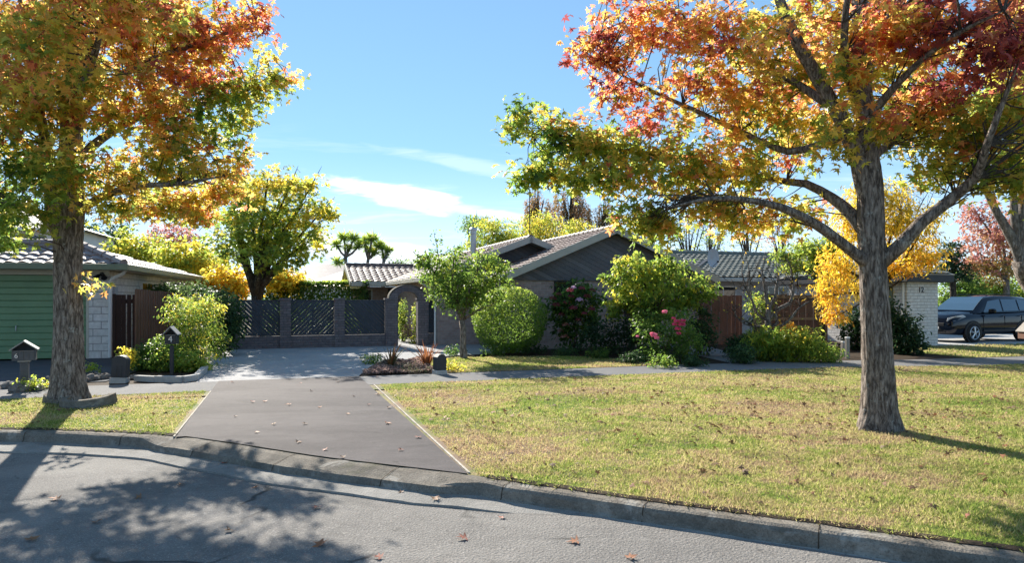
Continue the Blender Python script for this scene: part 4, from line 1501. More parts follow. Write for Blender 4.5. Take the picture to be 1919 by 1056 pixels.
# ---- grey tiled house behind the brown fence
gh = empty('grey_roofed_house', lot(16.2, 25), TH)
tag(gh, 'low house with a grey green tiled roof behind the brown paling fence', 'house')
m = MB()
m.box(.6, .6, -.05, 11.4, 8.4, 2.36)
m.build('rendered_wall', MT['greywall'], gh)
gl = math.hypot(4.5, 1.35)
roof_slope('roof', (0, 0, 2.5), (1, 0, 0), (0, 4.5, 1.35), [(0, 0), (12, 0), (12, gl), (0, gl)], MT['tile_grey'], gh, seed=9, amp=.045, step=.045)
roof_slope('roof', (0, 9, 2.5), (1, 0, 0), (0, -4.5, 1.35), [(0, 0), (12, 0), (12, gl), (0, gl)], MT['tile_grey'], gh, seed=10)
m = MB()
m.box(0, -.14, 2.34, 12, -.02, 2.5)
m.build('gutter', MT['fascia'], gh, bevel=.02)
m = MB()
for k in range(30):
    m.tube([(k * .4, 4.5, 3.9), (k * .4 + .42, 4.5, 3.89)], [.12, .105], seg=8)
m.build('ridge_cap', MT['tile_grey'], gh)
m = MB()
bar(m, (1.2, 1.3, 2.96), (2.9, 2.9, 3.46), .22, .05)
m.build('valley_flashing', MT['charcoal'], gh)
m = MB()
bar(m, (6.6, 3.5, 3.62), (7.6, 4.1, 3.8), .22, .05)
m.build('valley_flashing', MT['charcoal'], gh)
window(gh, 4.6, 6.2, 1.0, 2.1, .6, frame='white', bars=2)
window(gh, 1.6, 2.8, 1.0, 2.1, .6, frame='white', bars=1)
# satellite dish on the roof slope
dp = at(1335, 484, 30.0)
dl = to_lot(dp.x, dp.y)
dish = empty('satellite_dish', lot(dl[0], dl[1], 2.5 + (dl[1] - 25) * .3), TH + R(12))
tag(dish, 'round grey satellite dish on a bracket above the grey tiled roof', 'satellite dish')
m = MB()
dz0 = dp.z - dish.location.z
m.lathe([(0.0, .06), (.15, .045), (.28, .01), (.37, -.05), (.38, -.05), (.28, .03), (.0, .08)], (0, 0, dz0), 24, axis='Y')
for i, p in enumerate(m.v):
    m.v[i] = (p[0] * .95, p[1], dz0 + (p[2] - dz0) * 1.12)
m.build('reflector', MT['dish'], dish, smooth=True)
m = MB()
m.tube([(0, .1, -.05), (0, .1, dz0 - .1), (0, .06, dz0)], .022, seg=6)
m.build('bracket', MT['steel'], dish)
m = MB()
m.tube([(0, -.02, dz0 - .38), (0, -.3, dz0 - .2)], .012, seg=5)
m.box(-.03, -.36, dz0 - .22, .03, -.28, dz0 - .14)
m.build('receiver', MT['charcoal'], dish)

# ---- white brick garage, number 12
GA = to_lot(*gr(1700, 651)[:2])
gg = empty('white_brick_garage', lot(GA[0], GA[1]), TH)
tag(gg, 'narrow white painted brick garage with a dark fascia beside the parked car', 'garage')
m = MB()
m.box(0, 0, -.05, 1.36, 5.6, 2.17)
m.build('brick_wall', MT['whitebrick'], gg)
m = MB()
m.box(-.32, -.30, 2.16, 1.74, 5.9, 2.42)
m.build('fascia', MT['charcoal'], gg, bevel=.02)
rl = math.hypot(1.0, .32)
roof_slope('roof', (-.34, -.32, 2.43), (1, 0, 0), (0, 1, .32), [(0, 0), (2.1, 0), (1.1, rl), (1.0, rl)], MT['tile_grey'], gg, seed=12, slab=.02)
roof_slope('roof', (-.34, -.32, 2.43), (0, 1, 0), (1, 0, .32), [(0, 0), (6.2, 0), (5.2, rl), (1.0, rl)], MT['tile_grey'], gg, seed=13, slab=.02)
roof_slope('roof', (1.76, -.32, 2.43), (0, 1, 0), (-1, 0, .32), [(0, 0), (6.2, 0), (5.2, rl), (1.0, rl)], MT['tile_grey'], gg, seed=14, slab=.02)
m = MB()
m.box(-.05, .55, .0, -.005, 1.55, 2.05)
m.build('door', MT['greenfascia'], gg)
m = MB()
m.tube([(-.06, .1, 2.15), (-.06, .1, 0)], .04, seg=8)
m.build('downpipe', MT['white'], gg)


def letters(txt, size, parent, loc, rot, mat, name):
    c = bpy.data.curves.new(name, 'FONT')
    c.body = txt
    c.size = size
    c.extrude = 0.006
    c.align_x = 'CENTER'
    c.materials.append(mat)
    tmp = bpy.data.objects.new(name, c)
    COL.objects.link(tmp)
    me = bpy.data.meshes.new_from_object(tmp.evaluated_get(bpy.context.evaluated_depsgraph_get()))
    bpy.data.objects.remove(tmp)
    o = bpy.data.objects.new(name, me)
    link(o, parent)
    o.location = loc
    o.rotation_euler = rot
    return o


letters('12', .26, gg, (.60, -.012, 1.82), (R(90), 0, 0), MT['black'], 'house_number')


# ---- houses far behind
def far_house(name, label, x, y, rz, w, d, wall_h, roof_h, wall, roof):
    r = empty(name, (x, y, 0), rz)
    tag(r, label, 'house', None)
    m = MB()
    m.box(-w / 2, -d / 2, -.1, w / 2, d / 2, wall_h)
    m.build('wall', MT[wall], r)
    m = MB()
    o = .5
    A = [(-w / 2 - o, -d / 2 - o, wall_h), (w / 2 + o, -d / 2 - o, wall_h), (w / 2 + o, d / 2 + o, wall_h), (-w / 2 - o, d / 2 + o, wall_h)]
    rx = max(.3, w / 2 - d / 2)
    T = [(-rx, 0, wall_h + roof_h), (rx, 0, wall_h + roof_h)]
    m.add(A + T, [(0, 1, 5, 4), (1, 2, 5), (2, 3, 4, 5), (3, 0, 4), (3, 2, 1, 0)])
    rf = m.build('roof', MT[roof], r)
    m = MB()
    m.box(-w / 2 - o - .08, -d / 2 - o - .08, wall_h - .16, w / 2 + o + .08, -d / 2 - o + .02, wall_h)
    m.build('gutter', MT['white'], r)
    window(r, -w * .3, -w * .08, .9, wall_h - .4, -d / 2, frame='white')
    window(r, w * .1, w * .32, .9, wall_h - .4, -d / 2, frame='white')
    return r


p = at(600, 515, 52)
far_house('distant_house', 'distant house with a pinkish hipped roof seen above the hedge', p.x, p.y + 4, TH, 10, 8, 2.7, 1.7, 'whitewall', 'tile_pink')
p = at(655, 520, 44)
far_house('distant_house', 'far house whose pale roof slope shows just left of the brown tiled wing', p.x + .6, p.y + 4, TH + .5, 7, 6, 2.4, 1.55, 'whitewall', 'tile_pink')
p = at(-70, 430, 34)
far_house('two_storey_house', 'white two storey house above the block house roof at the left edge', p.x, p.y + 4, LA, 7.5, 7, 5.2, 1.3, 'whitewall', 'tile_grey')

# ------------------------------------------------------------------ walls and fences
WT = 23.2
bw = empty('slatted_brick_wall', lot(0, WT), TH)
tag(bw, 'dark brick front wall with diagonal slat panels between its piers', 'wall')
def s_at(u, t):
    r = (u - CU) / FPX
    return t * (CT * r + ST) / (CT - ST * r)
piers = [(-1.72, -1.36), (-0.10, 0.24), (1.60, 1.93)]
m = MB()
m.box(-1.36, .06, -.05, 3.27, .24, .40)
m.build('base_wall', MT['pier'], bw)
for a, b in piers:
    m = MB()
    m.box(a, 0, -.05, b, .32, 1.56)
    m.box(a - .02, -.02, 1.562, b + .02, .34, 1.63)
    m.build('pier', MT['pier'], bw)
def slat_panel(x0, x1, direction):
    z0, z1 = .41, 1.57
    m = MB()
    pitch, wid = .097, .090
    k0 = x0 - (z1 - z0) - .2
    n = int((x1 - x0 + 2 * (z1 - z0)) / pitch / .7071) + 6
    rng = random.Random(int(x0 * 100))
    for k in range(n):
        c = k0 + k * pitch * 1.4142
        w = wid * 1.4142 + rng.uniform(-.012, .006)
        h = z1 - z0
        if direction > 0:
            q = [(c, z0), (c + w, z0), (c + w + h, z1), (c + h, z1)]
        else:
            q = [(c + h, z0), (c + h + w, z0), (c + w, z1), (c, z1)]
        q = clip_poly(q, (x0, z0, x1, z1))
        if len(q) >= 3:
            m.prism([(a, .12, b) for a, b in q], (0, .022, 0))
    m.box(x0, .145, z0, x1, .185, z0 + .06)
    m.box(x0, .145, z1 - .06, x1, .185, z1)
    m.box((x0 + x1) / 2 - .03, .145, z0 + .06, (x0 + x1) / 2 + .03, .185, z1 - .06)
    m.build('slat_panel', MT['slat'], bw)
slat_panel(-1.35, -.105, -1)
slat_panel(.245, 1.595, 1)
slat_panel(1.935, 3.265, -1)

arch = empty('brick_archway', lot(4.0, WT), TH)
tag(arch, 'dark brick archway over the garden gate opening', 'archway')
for a, b in ((-.73, -.32), (.37, .74)):
    m = MB()
    m.box(a, -.03, -.05, b, .34, 1.57)
    m.build('pier', MT['pier'], arch)
m = MB()
m.box(-.75, -.05, 1.572, -.30, .36, 1.625)
m.build('capping', MT['pier'], arch)
m = MB()
m.box(.35, -.05, 1.572, .76, .36, 1.625)
m.build('capping', MT['pier'], arch)
m = MB()
N_ = 26
out, inn = [], []
for k in range(N_ + 1):
    a = math.pi * (1 - k / N_)
    out.append((.03 + .62 * math.cos(a), 1.60 + .45 * math.sin(a)))
    inn.append((.03 + .355 * math.cos(a), 1.575 + .28 * math.sin(a)))
for k in range(N_):
    g = .004
    q = [out[k], out[k + 1], inn[k + 1], inn[k]]
    cx0 = sum(p[0] for p in q) / 4; cz0 = sum(p[1] for p in q) / 4
    q = [(cx0 + (p[0] - cx0) * .96, cz0 + (p[1] - cz0) * .985) for p in q]
    m.prism([(p[0], -.03, p[1]) for p in q], (0, .36, 0))
m.build('arch_ring', MT['pier'], arch)
m = MB()
for k in range(N_):
    q = [(.03 + .63 * math.cos(math.pi * (1 - j / N_)), 1.605 + .455 * math.sin(math.pi * (1 - j / N_))) for j in (k, k + 1)]
    q2 = [(.03 + .66 * math.cos(math.pi * (1 - j / N_)), 1.605 + .485 * math.sin(math.pi * (1 - j / N_))) for j in (k + 1, k)]
    m.prism([(p[0], -.045, p[1]) for p in q + q2], (0, .39, 0))
m.build('arch_cap', MT['kerb'], arch)
m = MB()
x0, x1 = .745, 1.0
for k in range(12):
    z = .42 + k * .10
    q = clip_poly([(x0 - .1, z - .15), (x1 + .1, z + .15), (x1 + .1, z + .235), (x0 - .1, z - .065)], (x0, .42, x1, 1.56))
    if len(q) > 2:
        m.prism([(a, .1, b) for a, b in q], (0, .022, 0))
m.box(x0, .13, .42, x1, .15, 1.56)
m.build('slat_panel', MT['slat'], arch)
m = MB()
m.box(.745, .04, -.05, 1.0, .22, .41)
m.build('base_wall', MT['pier'], arch)

gt = empty('iron_gate', lot(3.70, WT + .1), TH + R(82))
tag(gt, 'thin black iron garden gate standing open inside the brick arch', 'gate')
m = MB()
for z in (.12, .75, 1.35):
    m.tube([(0, 0, z), (.62, 0, z)], .011, seg=6)
m.tube([(0, 0, .02), (0, 0, 1.48)], .016, seg=6)
m.tube([(.62, 0, .05), (.62, 0, 1.42)], .016, seg=6)
m.build('frame', MT['black'], gt)
for k in range(1, 6):
    m = MB()
    m.tube([(.62 * k / 6, 0, .12), (.62 * k / 6, 0, 1.4 + .06 * math.sin(math.pi * k / 6))], .007, seg=5)
    m.build('bar', MT['black'], gt)


def paling_fence(name, label, loc, rz, length, height, face=-1, rails=(), posts=(), mat='paling', w=.14, seed=0, slope=0.0, group=None):
    r = empty(name, loc, rz)
    tag(r, label, 'fence', group)
    rng = random.Random(seed)
    m = MB()
    x = 0.0
    k = 0
    while x < length - .02:
        ww = min(w, length - x)
        dz = rng.uniform(-.015, .012) - slope * x
        off = .012 if k % 2 else 0.0
        m.box(x + .003, off, rng.uniform(-.02, .0), x + ww - .003, off + .018, height + dz)
        x += w
        k += 1
    m.build('palings', MT[mat], r)
    for z in rails:
        q = MB()
        q.box(.0, face * .05 + (.0 if face > 0 else 0), z - .045, length, -.004, z + .045)
        q.build('rail', MT['rail'], r)
    for xp, hp, mm in posts:
        q = MB()
        q.box(xp - .05, -.16 if face < 0 else .04, -.05, xp + .05, -.055 if face < 0 else .14, hp)
        q.build('post', MT[mm], r, bevel=.008)
    return r


f0 = to_lot(*gr(254, 686)[:2])
paling_fence('paling_fence', 'tall reddish brown paling fence running back beside the dark side gate', lot(f0[0], f0[1]), TH + R(84), 4.6, 1.86, seed=1, rails=(), w=.105, slope=.02)
sg = empty('side_gate', lot(f0[0] - .60, f0[1] + .9), TH)
tag(sg, 'dark boarded side gate with two light gaps beside the block house', 'gate')
m = MB()
for a, b in ((0, .115), (.12, .215), (.245, .335), (.365, .455), (.46, .56)):
    m.box(a, 0, .05, b, .022, 1.72)
m.build('boards', MT['darkgate'], sg)
m = MB()
m.box(0, .024, .2, .56, .06, .30)
m.build('rail', MT['darkgate'], sg)
m = MB()
m.box(0, .024, 1.5, .56, .06, 1.6)
m.build('rail', MT['darkgate'], sg)
m = MB()
m.box(-.08, -.02, 0, -.01, .06, 1.74)
m.build('gate_post', MT['darkgate'], sg)

e0, e1_ = to_lot(*gr(1578, 655)[:2]), None
paling_fence('paling_fence', 'brown paling fence with two pale rails behind the pruned bare tree', lot(15.1, 19.35), TH - R(9), 2.75, 1.74, face=-1, rails=(.92, 1.66), posts=((2.62, 1.7, 'paling'),), seed=2)
paling_fence('paling_fence', 'set back brown paling fence at the end of the dark garden path', lot(13.2, 20.9), TH - R(20), 2.2, 1.72, face=-1, rails=(), posts=(), seed=3)

# two short white posts
for (u, v, h, lab) in ((1579, 668, .42, 'short leaning white post at the foot of the fence corner'), (1588, 672, .58, 'taller short white post standing just right of the fence corner')):
    p = gr(u, v)
    r = empty('marker_post', p, TH)
    tag(r, lab, 'post')
    m = MB()
    m.box(-.05, -.04, -.05, .05, .04, h - .05)
    m.build('shaft', MT['post'], r, bevel=.01)
    m = MB()
    m.box(-.055, -.045, h - .048, .055, .045, h)
    m.build('cap', MT['white'], r, bevel=.012)
    r.rotation_euler = (0, R(4 if h < .5 else 0), TH)


# ------------------------------------------------------------------ letterboxes and service pillars
def letterbox(name, label, loc, rz, w, d, wall_h, roof_h, post_h, num, num_at, body='letterbox', roofm='roofcap', post_w=.13, band=True):
    r = empty(name, loc, rz)
    tag(r, label, 'letterbox')
    m = MB()
    m.box(-post_w / 2, -post_w / 2, -.1, post_w / 2, post_w / 2, post_h)
    m.build('post', MT[body], r, bevel=.008)
    if band:
        m = MB()
        m.box(-post_w / 2 - .03, -post_w / 2 - .03, post_h + .001, post_w / 2 + .03, post_w / 2 + .03, post_h + .03)
        m.build('post_cap', MT['roofcap'], r, bevel=.006)
    z = post_h + .032
    m = MB()
    # box of boards: front is lower so that the letter slot stays open beneath the roof
    t = .018
    m.box(-w / 2, -d / 2, z, w / 2, d / 2, z + t)
    m.box(-w / 2, d / 2 - t, z + t, w / 2, d / 2, z + wall_h)
    m.box(-w / 2, -d / 2, z + t, -w / 2 + t, d / 2 - t, z + wall_h)
    m.box(w / 2 - t, -d / 2, z + t, w / 2, d / 2 - t, z + wall_h)
    nb = 4
    bwid = (w - 2 * t) / nb
    for k in range(nb):
        m.box(-w / 2 + t + k * bwid + .002, -d / 2 - .004, z + t, -w / 2 + t + (k + 1) * bwid - .002, -d / 2 + t, z + wall_h * .80)
    m.prism([(-w / 2, d / 2 - t, z + wall_h), (w / 2, d / 2 - t, z + wall_h), (0, d / 2 - t, z + wall_h + roof_h)], (0, t, 0))
    m.build('box', MT[body], r)
    m = MB()
    o = .035
    m.box(-w / 2 + .02, -d / 2 - .0, z + wall_h * .82, w / 2 - .02, d / 2 - .03, z + wall_h * .85)
    m.build('slot_shelf', MT['roofcap'], r)
    m = MB()
    k = roof_h / (w / 2)
    zr = z + wall_h + roof_h
    th = .022
    m.prism([(0, -d / 2 - .04, zr), (w / 2 + o, -d / 2 - .04, zr - k * (w / 2 + o)), (w / 2 + o, -d / 2 - .04, zr - k * (w / 2 + o) + th), (0, -d / 2 - .04, zr + th)], (0, d + .08, 0))
    m.prism([(-w / 2 - o, -d / 2 - .04, zr - k * (w / 2 + o)), (-.0005, -d / 2 - .04, zr), (-.0005, -d / 2 - .04, zr + th), (-w / 2 - o, -d / 2 - .04, zr - k * (w / 2 + o) + th)], (0, d + .08, 0))
    m.build('lid', MT[roofm], r)
    if num:
        letters(num, num_at[2], r, (num_at[0], -d / 2 - .008, z + num_at[1]), (R(90), 0, 0), MT['white'], 'number')
    return r


letterbox('letterbox', 'grey timber letterbox with a gabled lid on a square post by the left tree', gr(46, 731), TH + R(12), .35, .27, .20, .13, .50, '6', (-.11, .05, .11))
letterbox('letterbox', 'small dark letterbox numbered 4 on a thin post among the yellow shrubs', gr(322, 702), TH - R(8), .235, .20, .23, .13, .62, '4', (.0, .05, .18), body='charcoal', post_w=.07, band=False)
wl_ = letterbox('letterbox', 'weathered wooden letterbox with a plank roof at the right edge beside the car', at(1928, 0, 18.5) * Vector((1, 1, 0)) if False else Vector((at(1930, 558, 18.5).x, 18.5, 0)), TH - R(15), .40, .34, .22, .2, .50, None, None, body='paling', roofm='post', post_w=.1, band=False)


def service_pillar(label, p, rz, w, h, d, style):
    r = empty('service_pillar', p, rz)
    tag(r, label, 'service pillar')
    m = MB()
    prof = [(-w / 2, .09)]
    if style == 'round':
        n = 10
        prof = [(-w / 2, .095), (w / 2, .095)] + [(w / 2 * math.cos(math.pi * k / n), h - w / 2 * .75 + w / 2 * .75 * math.sin(math.pi * k / n)) for k in range(n + 1)]
    else:
        prof = [(-w / 2, .095), (w / 2, .095), (w / 2, h - .07), (w / 4, h - .01), (0, h), (-w / 4, h - .01), (-w / 2, h - .07)]
    m.prism([(x, -d / 2, z) for x, z in prof], (0, d, 0))
    if style == 'round':
        for k in (-1, 1):
            m.box(k * w * .16 - .02, -d / 2 - .012, .12, k * w * .16 + .02, -d / 2 + .002, h * .62)
    m.build('housing', MT['charcoal'], r, bevel=.008)
    m = MB()
    m.box(-w / 2 - .012, -d / 2 - .012, -.05, w / 2 + .012, d / 2 + .012, .093)
    m.build('plinth', MT['concrete'], r, bevel=.006)
    return r


service_pillar('grey round topped service pillar leaning beside the rocks by the left path', gr(224, 717), TH - R(10), .27, .52, .2, 'round').rotation_euler = (R(-3), R(3), TH - R(10))
service_pillar('dark square shouldered service pillar by the bronze flaxes', gr(824, 702), TH + R(14), .22, .44, .22, 'square')

# broken concrete ring around the left tree
def ring_piece(label, c, r_in, r_out, h, a0, a1, rot):
    m = MB()
    n = 16
    vs, fs = [], []
    rng = random.Random(int(a0))
    for k in range(n + 1):
        a = R(a0 + (a1 - a0) * k / n)
        for (rr, z) in ((r_in, 0), (r_out, 0), (r_out - .015, h), (r_in + .01, h)):
            j = rng.uniform(-.006, .006)
            vs.append(((rr + j) * math.cos(a), (rr + j) * math.sin(a), z + j))
    for k in range(n):
        for q in range(4):
            a, b = k * 4 + q, k * 4 + (q + 1) % 4
            fs.append((a, b, b + 4, a + 4))
    fs += [(0, 1, 2, 3), (n * 4 + 3, n * 4 + 2, n * 4 + 1, n * 4)]
    m.add(vs, fs)
    o = m.build('concrete_edging', MT['kerb'])
    o.location = c
    o.rotation_euler = rot
    tag(o, label, 'edging', 'broken concrete ring around the left street tree')
    return o
ring_piece('curved concrete edging piece tipped against the right foot of the left street tree', Vector((-6.50, 10.50, -.02)), .27, .39, .16, -185, 25, (R(5), R(-3), 0))
ring_piece('short concrete edging piece lying left of the left street tree', gr(95, 757) + Vector((.25, .5, -.03)), .48, .60, .15, 215, 262, (R(9), R(9), 0))

# concrete edge of the shrub bed beside the drive
m = MB()
pts = [lot(-2.75, 15.15), lot(-2.35, 14.85), lot(-1.85, 14.6), lot(-1.67, 14.85), lot(-1.66, 17), lot(-1.72, 20), lot(-1.8, 23.1)]
q = catmull([tuple(p) for p in pts], .3)
for i in range(len(q) - 1):
    a, b = Vector(q[i]), Vector(q[i + 1])
    d = (b - a).normalized()
    s = Vector((-d.y, d.x, 0)) * .06
    m.prism([a - s, b - s, b + s, a + s], (0, 0, .11 + .01 * math.sin(i * 1.1)))
o = m.build('bed_edging', MT['concrete'])
tag(o, 'pale concrete edging curving around the shrub bed by the drive', 'edging')

# rocks along the neighbour's path edge
rng = random.Random(8)
rock_px = [(14, 728, .28), (40, 735, .34), (73, 733, .22), (105, 727, .30), (62, 718, .2), (176, 713, .32), (196, 711, .26), (90, 716, .24), (158, 716, .2), (250, 711, .2), (30, 724, .18), (140, 722, .22)]
spots = ['leftmost on the neighbour\'s border, flat', 'broad and dark at the foot of the grey letterbox', 'small, right of the grey letterbox post', 'long and low, left of the left tree trunk', 'small, behind the grey letterbox post', 'largest between the left tree and the round topped pillar', 'rounded, touching the round topped pillar\'s left side', 'pale, up the border behind the left tree', 'small, just right of the left tree trunk', 'small, between the round topped pillar and the shrubs', 'small, second from the left edge', 'half hidden behind the left tree trunk']
for (u, v, sz), wh in zip(rock_px, spots):
    m = MB()
    seg, rings = 10, 6
    vs, fs = [], []
    ph = [rng.random() * 6.3 for _ in range(4)]
    for i in range(rings + 1):
        b = math.pi * i / rings - math.pi / 2
        for k in range(seg):
            a = 2 * math.pi * k / seg
            rr = sz * .5 * (1 + .16 * math.sin(2 * a + ph[0]) + .12 * math.sin(3 * a + ph[1] + b * 2) + rng.uniform(-.05, .05))
            vs.append((rr * math.cos(b) * math.cos(a) * 1.2, rr * math.cos(b) * math.sin(a) * .8, rr * .62 * math.sin(b) + sz * .12))
    for i in range(rings):
        for k in range(seg):
            a, b = i * seg + k, i * seg + (k + 1) % seg
            fs.append((a, b, b + seg, a + seg))
    m.add(vs, fs)
    o = m.build('border_rock', MT['rock'], smooth=False)
    o.location = gr(u, v)
    o.rotation_euler = (0, 0, rng.random() * 3)
    tag(o, 'grey garden rock, ' + wh, 'rock', 'rocks edging the neighbour\'s border')


# ------------------------------------------------------------------ parked car
def build_car():
    r = empty('parked_car')
    tag(r, 'dark blue black four wheel drive wagon parked beside the white garage', 'car')
    LEN = 4.6
    # x, half width, bottom z, shoulder z, bonnet/deck z
    S = [(0.0, .60, .44, .74, .84), (.05, .74, .34, .82, .93), (.16, .84, .29, .88, 1.0), (.45, .89, .27, .93, 1.06), (.8, .905, .27, .97, 1.10), (1.15, .91, .28, 1.0, 1.13), (1.6, .915, .28, 1.01, 1.10),
         (2.4, .915, .28, 1.03, 1.10), (3.2, .915, .28, 1.05, 1.11), (3.9, .91, .29, 1.07, 1.13), (4.3, .87, .33, 1.08, 1.14), (4.5, .80, .38, 1.06, 1.13), (4.6, .70, .48, .98, 1.06)]
    m = MB()
    sec = []
    for x, w, zb, zs, zt in S:
        pts = [(-w * .82, zb), (-w * .97, zb + .1), (-w, zb + .28), (-w * .985, zs - .12), (-w * .955, zs), (-w * .80, zt - .02), (-w * .4, zt + .012), (0, zt + .02)]
        full = pts + [(-y, z) for y, z in reversed(pts[:-1])]
        sec.append([(x, y, z) for y, z in full])
    n = len(sec[0])
    vs = [p for s in sec for p in s]
    fs = []
    for i in range(len(sec) - 1):
        for k in range(n - 1):
            a = i * n + k
            fs.append((a, a + n, a + n + 1, a + 1))
        fs.append((i * n, i * n + n - 1, (i + 1) * n + n - 1, (i + 1) * n))
    fs.append(tuple(range(n)))
    fs.append(tuple(range((len(sec) - 1) * n, len(sec) * n))[::-1])
    m.add(vs, fs)
    m.build('body', MT['carpaint'], r, smooth=True)
    # cabin shell
    C = [(1.04, .80, 1.09, .78, 1.11), (1.40, .83, 1.07, .72, 1.38), (1.80, .84, 1.08, .66, 1.63), (2.4, .84, 1.09, .645, 1.71), (3.2, .84, 1.10, .64, 1.71), (4.0, .82, 1.12, .62, 1.66), (4.3, .79, 1.13, .64, 1.42), (4.52, .74, 1.12, .70, 1.13)]
    vs, fs = [], []
    m = MB()
    for x, wb, zb, wt, zt in C:
        vs += [(x, -wb, zb), (x, -wt - .03, zt - .05), (x, -wt + .08, zt), (x, 0, zt + .025), (x, wt - .08, zt), (x, wt + .03, zt - .05), (x, wb, zb)]
    for i in range(len(C) - 1):
        for k in range(6):
            a = i * 7 + k
            fs.append((a, a + 7, a + 8, a + 1))
    m.add(vs, fs)
    m.build('roof', MT['carpaint'], r, smooth=True)
    def side(x, k):
        xs = [c[0] for c in C]
        wb = np.interp(x, xs, [c[1] for c in C]); zb = np.interp(x, xs, [c[2] for c in C])
        wt = np.interp(x, xs, [c[3] + .03 for c in C]); zt = np.interp(x, xs, [c[4] - .05 for c in C])
        return float(wb + (wt - wb) * k), float(zb + (zt - zb) * k)
    for sgn in (-1, 1):
        for xs_ in ([(1.52, .10), (2.50, .08), (2.50, .86), (1.88, .84)], [(2.58, .08), (3.40, .08), (3.40, .86), (2.58, .86)], [(3.48, .1), (4.10, .16), (3.92, .84), (3.48, .86)]):
            m = MB()
            q = []
            for x, k in xs_:
                y, z = side(x, k)
                q.append((x, sgn * (y + .012), z))
            m.prism(q, (0, -sgn * .008, 0))
            m.build('side_window', MT['carglass'], r)
        m = MB()
        hb = [(.16, -.66), (.62, -.865), (.60, -.875), (.13, -.70)]
        m.prism([(.0, sgn * .56, .77), (.10, sgn * .80, .79), (.52, sgn * .915, .94), (.42, sgn * .88, 1.01), (.10, sgn * .78, .96), (.0, sgn * .60, .90)], (.05, -sgn * .05, 0))
        m.build('headlight', MT['lamp'], r, bevel=.01)
        m = MB()
        m.lathe([(.05, 0), (.05, .02)], (.035, sgn * .60, .50), 12, axis='X')
        m.build('fog_lamp', MT['lamp'], r)
        m = MB()
        m.prism([(1.62, sgn * .92, 1.08), (1.72, sgn * 1.10, 1.08), (1.72, sgn * 1.12, 1.17), (1.70, sgn * 1.08, 1.24), (1.62, sgn * .95, 1.22)], (.10, 0, 0))
        m.build('wing_mirror', MT['carpaint'], r, bevel=.02)
        for xh in (2.38, 3.28):
            m = MB()
            m.tube([(xh - .09, sgn * .93, .95), (xh, sgn * .955, .955), (xh + .09, sgn * .93, .955)], .014, seg=6)
            m.build('door_handle', MT['carpaint'], r)
        m = MB()
        for xd in (1.42, 2.54, 3.46):
            m.box(xd - .004, sgn * .90, .42, xd + .004, sgn * .917, 1.0)
        m.box(1.42, sgn * .88, .40, 3.30, sgn * .921, .46)
        m.build('door_seams', MT['black'], r)
        m = MB()
        m.tube([(2.0, sgn * .58, 1.70), (2.15, sgn * .58, 1.76), (3.7, sgn * .57, 1.75), (3.9, sgn * .56, 1.69)], .018, seg=6)
        m.build('roof_rail', MT['black'], r)
        m = MB()
        m.box(4.38, sgn * .74, .80, 4.56, sgn * .83, 1.06)
        m.build('tail_light', MT['petal'], r, bevel=.01)
    m = MB()
    ws = [(1.07, .74, 1.175), (1.40, .68, 1.428), (1.77, .62, 1.668)]
    vv = [(x, s * y, z) for x, y, z in ws for s in (-1, 1)]
    vv += [(x + .02, y, z - .02) for x, y, z in vv]
    m.add(vv, [(0, 1, 3, 2), (2, 3, 5, 4), (6, 8, 9, 7), (8, 10, 11, 9), (0, 2, 8, 6), (2, 4, 10, 8), (1, 7, 9, 3), (3, 9, 11, 5), (0, 6, 7, 1), (4, 5, 11, 10)])
    m.build('windscreen', MT['carglass'], r)
    m = MB()
    m.prism([(4.49, -.62, 1.16), (4.49, .62, 1.16), (4.0, .5, 1.585), (4.0, -.5, 1.585)], (.02, 0, .012))
    m.build('rear_window', MT['carglass'], r)
    m = MB()
    m.box(-.012, -.46, .60, .05, .46, .72)
    m.box(.0, -.5, .36, .06, .5, .47)
    m.build('grille', MT['black'], r, bevel=.01)
    m = MB()
    m.box(-.02, -.26, .49, .02, .26, .58)
    m.build('number_plate', MT['white'], r)
    for x in (.90, 3.56):
        for sgn in (-1, 1):
            a = MB()
            arc = [(x + .415 * math.cos(R(t)), sgn * .90, .36 + .415 * math.sin(R(t))) for t in range(-8, 189, 14)]
            a.tube(arc, .032, seg=6)
            a.lathe([(.40, 0), (.40, .05)], (x, sgn * .90 - .025 * 1, .36), 28, axis='Y')
            a.build('wheel_arch', MT['black'], r)
            w = empty('wheel', (x, sgn * .84, .355))
            w.parent = r
            w.rotation_euler = (0, 0, 0 if sgn < 0 else math.pi)
            t = MB()
            t.lathe([(.235, -.115), (.31, -.125), (.345, -.105), (.355, -.06), (.355, .06), (.345, .1), (.31, .11), (.2, .11)], (0, 0, 0), 32, axis='Y')
            t.build('tyre', MT['tyre'], w, smooth=True)
            t = MB()
            t.lathe([(.245, -.12), (.232, -.132), (.215, -.12), (.205, -.08), (.20, -.03)], (0, 0, 0), 32, axis='Y', cap=False)
            for k in range(5):
                b = 2 * math.pi * k / 5 + .3
                for off in (-.16, .16):
                    p0 = Vector((.05 * math.cos(b + off), -.128, .05 * math.sin(b + off)))
                    p1 = Vector((.222 * math.cos(b + off * .75), -.118, .222 * math.sin(b + off * .75)))
                    t.tube([p0, p1], [.020, .017], seg=6)
            t.lathe([(.062, -.14), (.062, -.08)], (0, 0, 0), 16, axis='Y')
            t.build('rim', MT['alloy'], w)
            t = MB()
            t.lathe([(.222, -.07), (.222, -.05)], (0, 0, 0), 24, axis='Y')
            t.build('brake_disc', MT['black'], w)
    return r


car = build_car()
ca = R(20)
fw = gr(1822, 643)
car.rotation_euler = (0, 0, ca)
off = Vector((.90 * math.cos(ca) + .86 * math.sin(ca), .90 * math.sin(ca) - .86 * math.cos(ca), 0))
car.location = Vector((fw.x, fw.y, 0.004)) - off

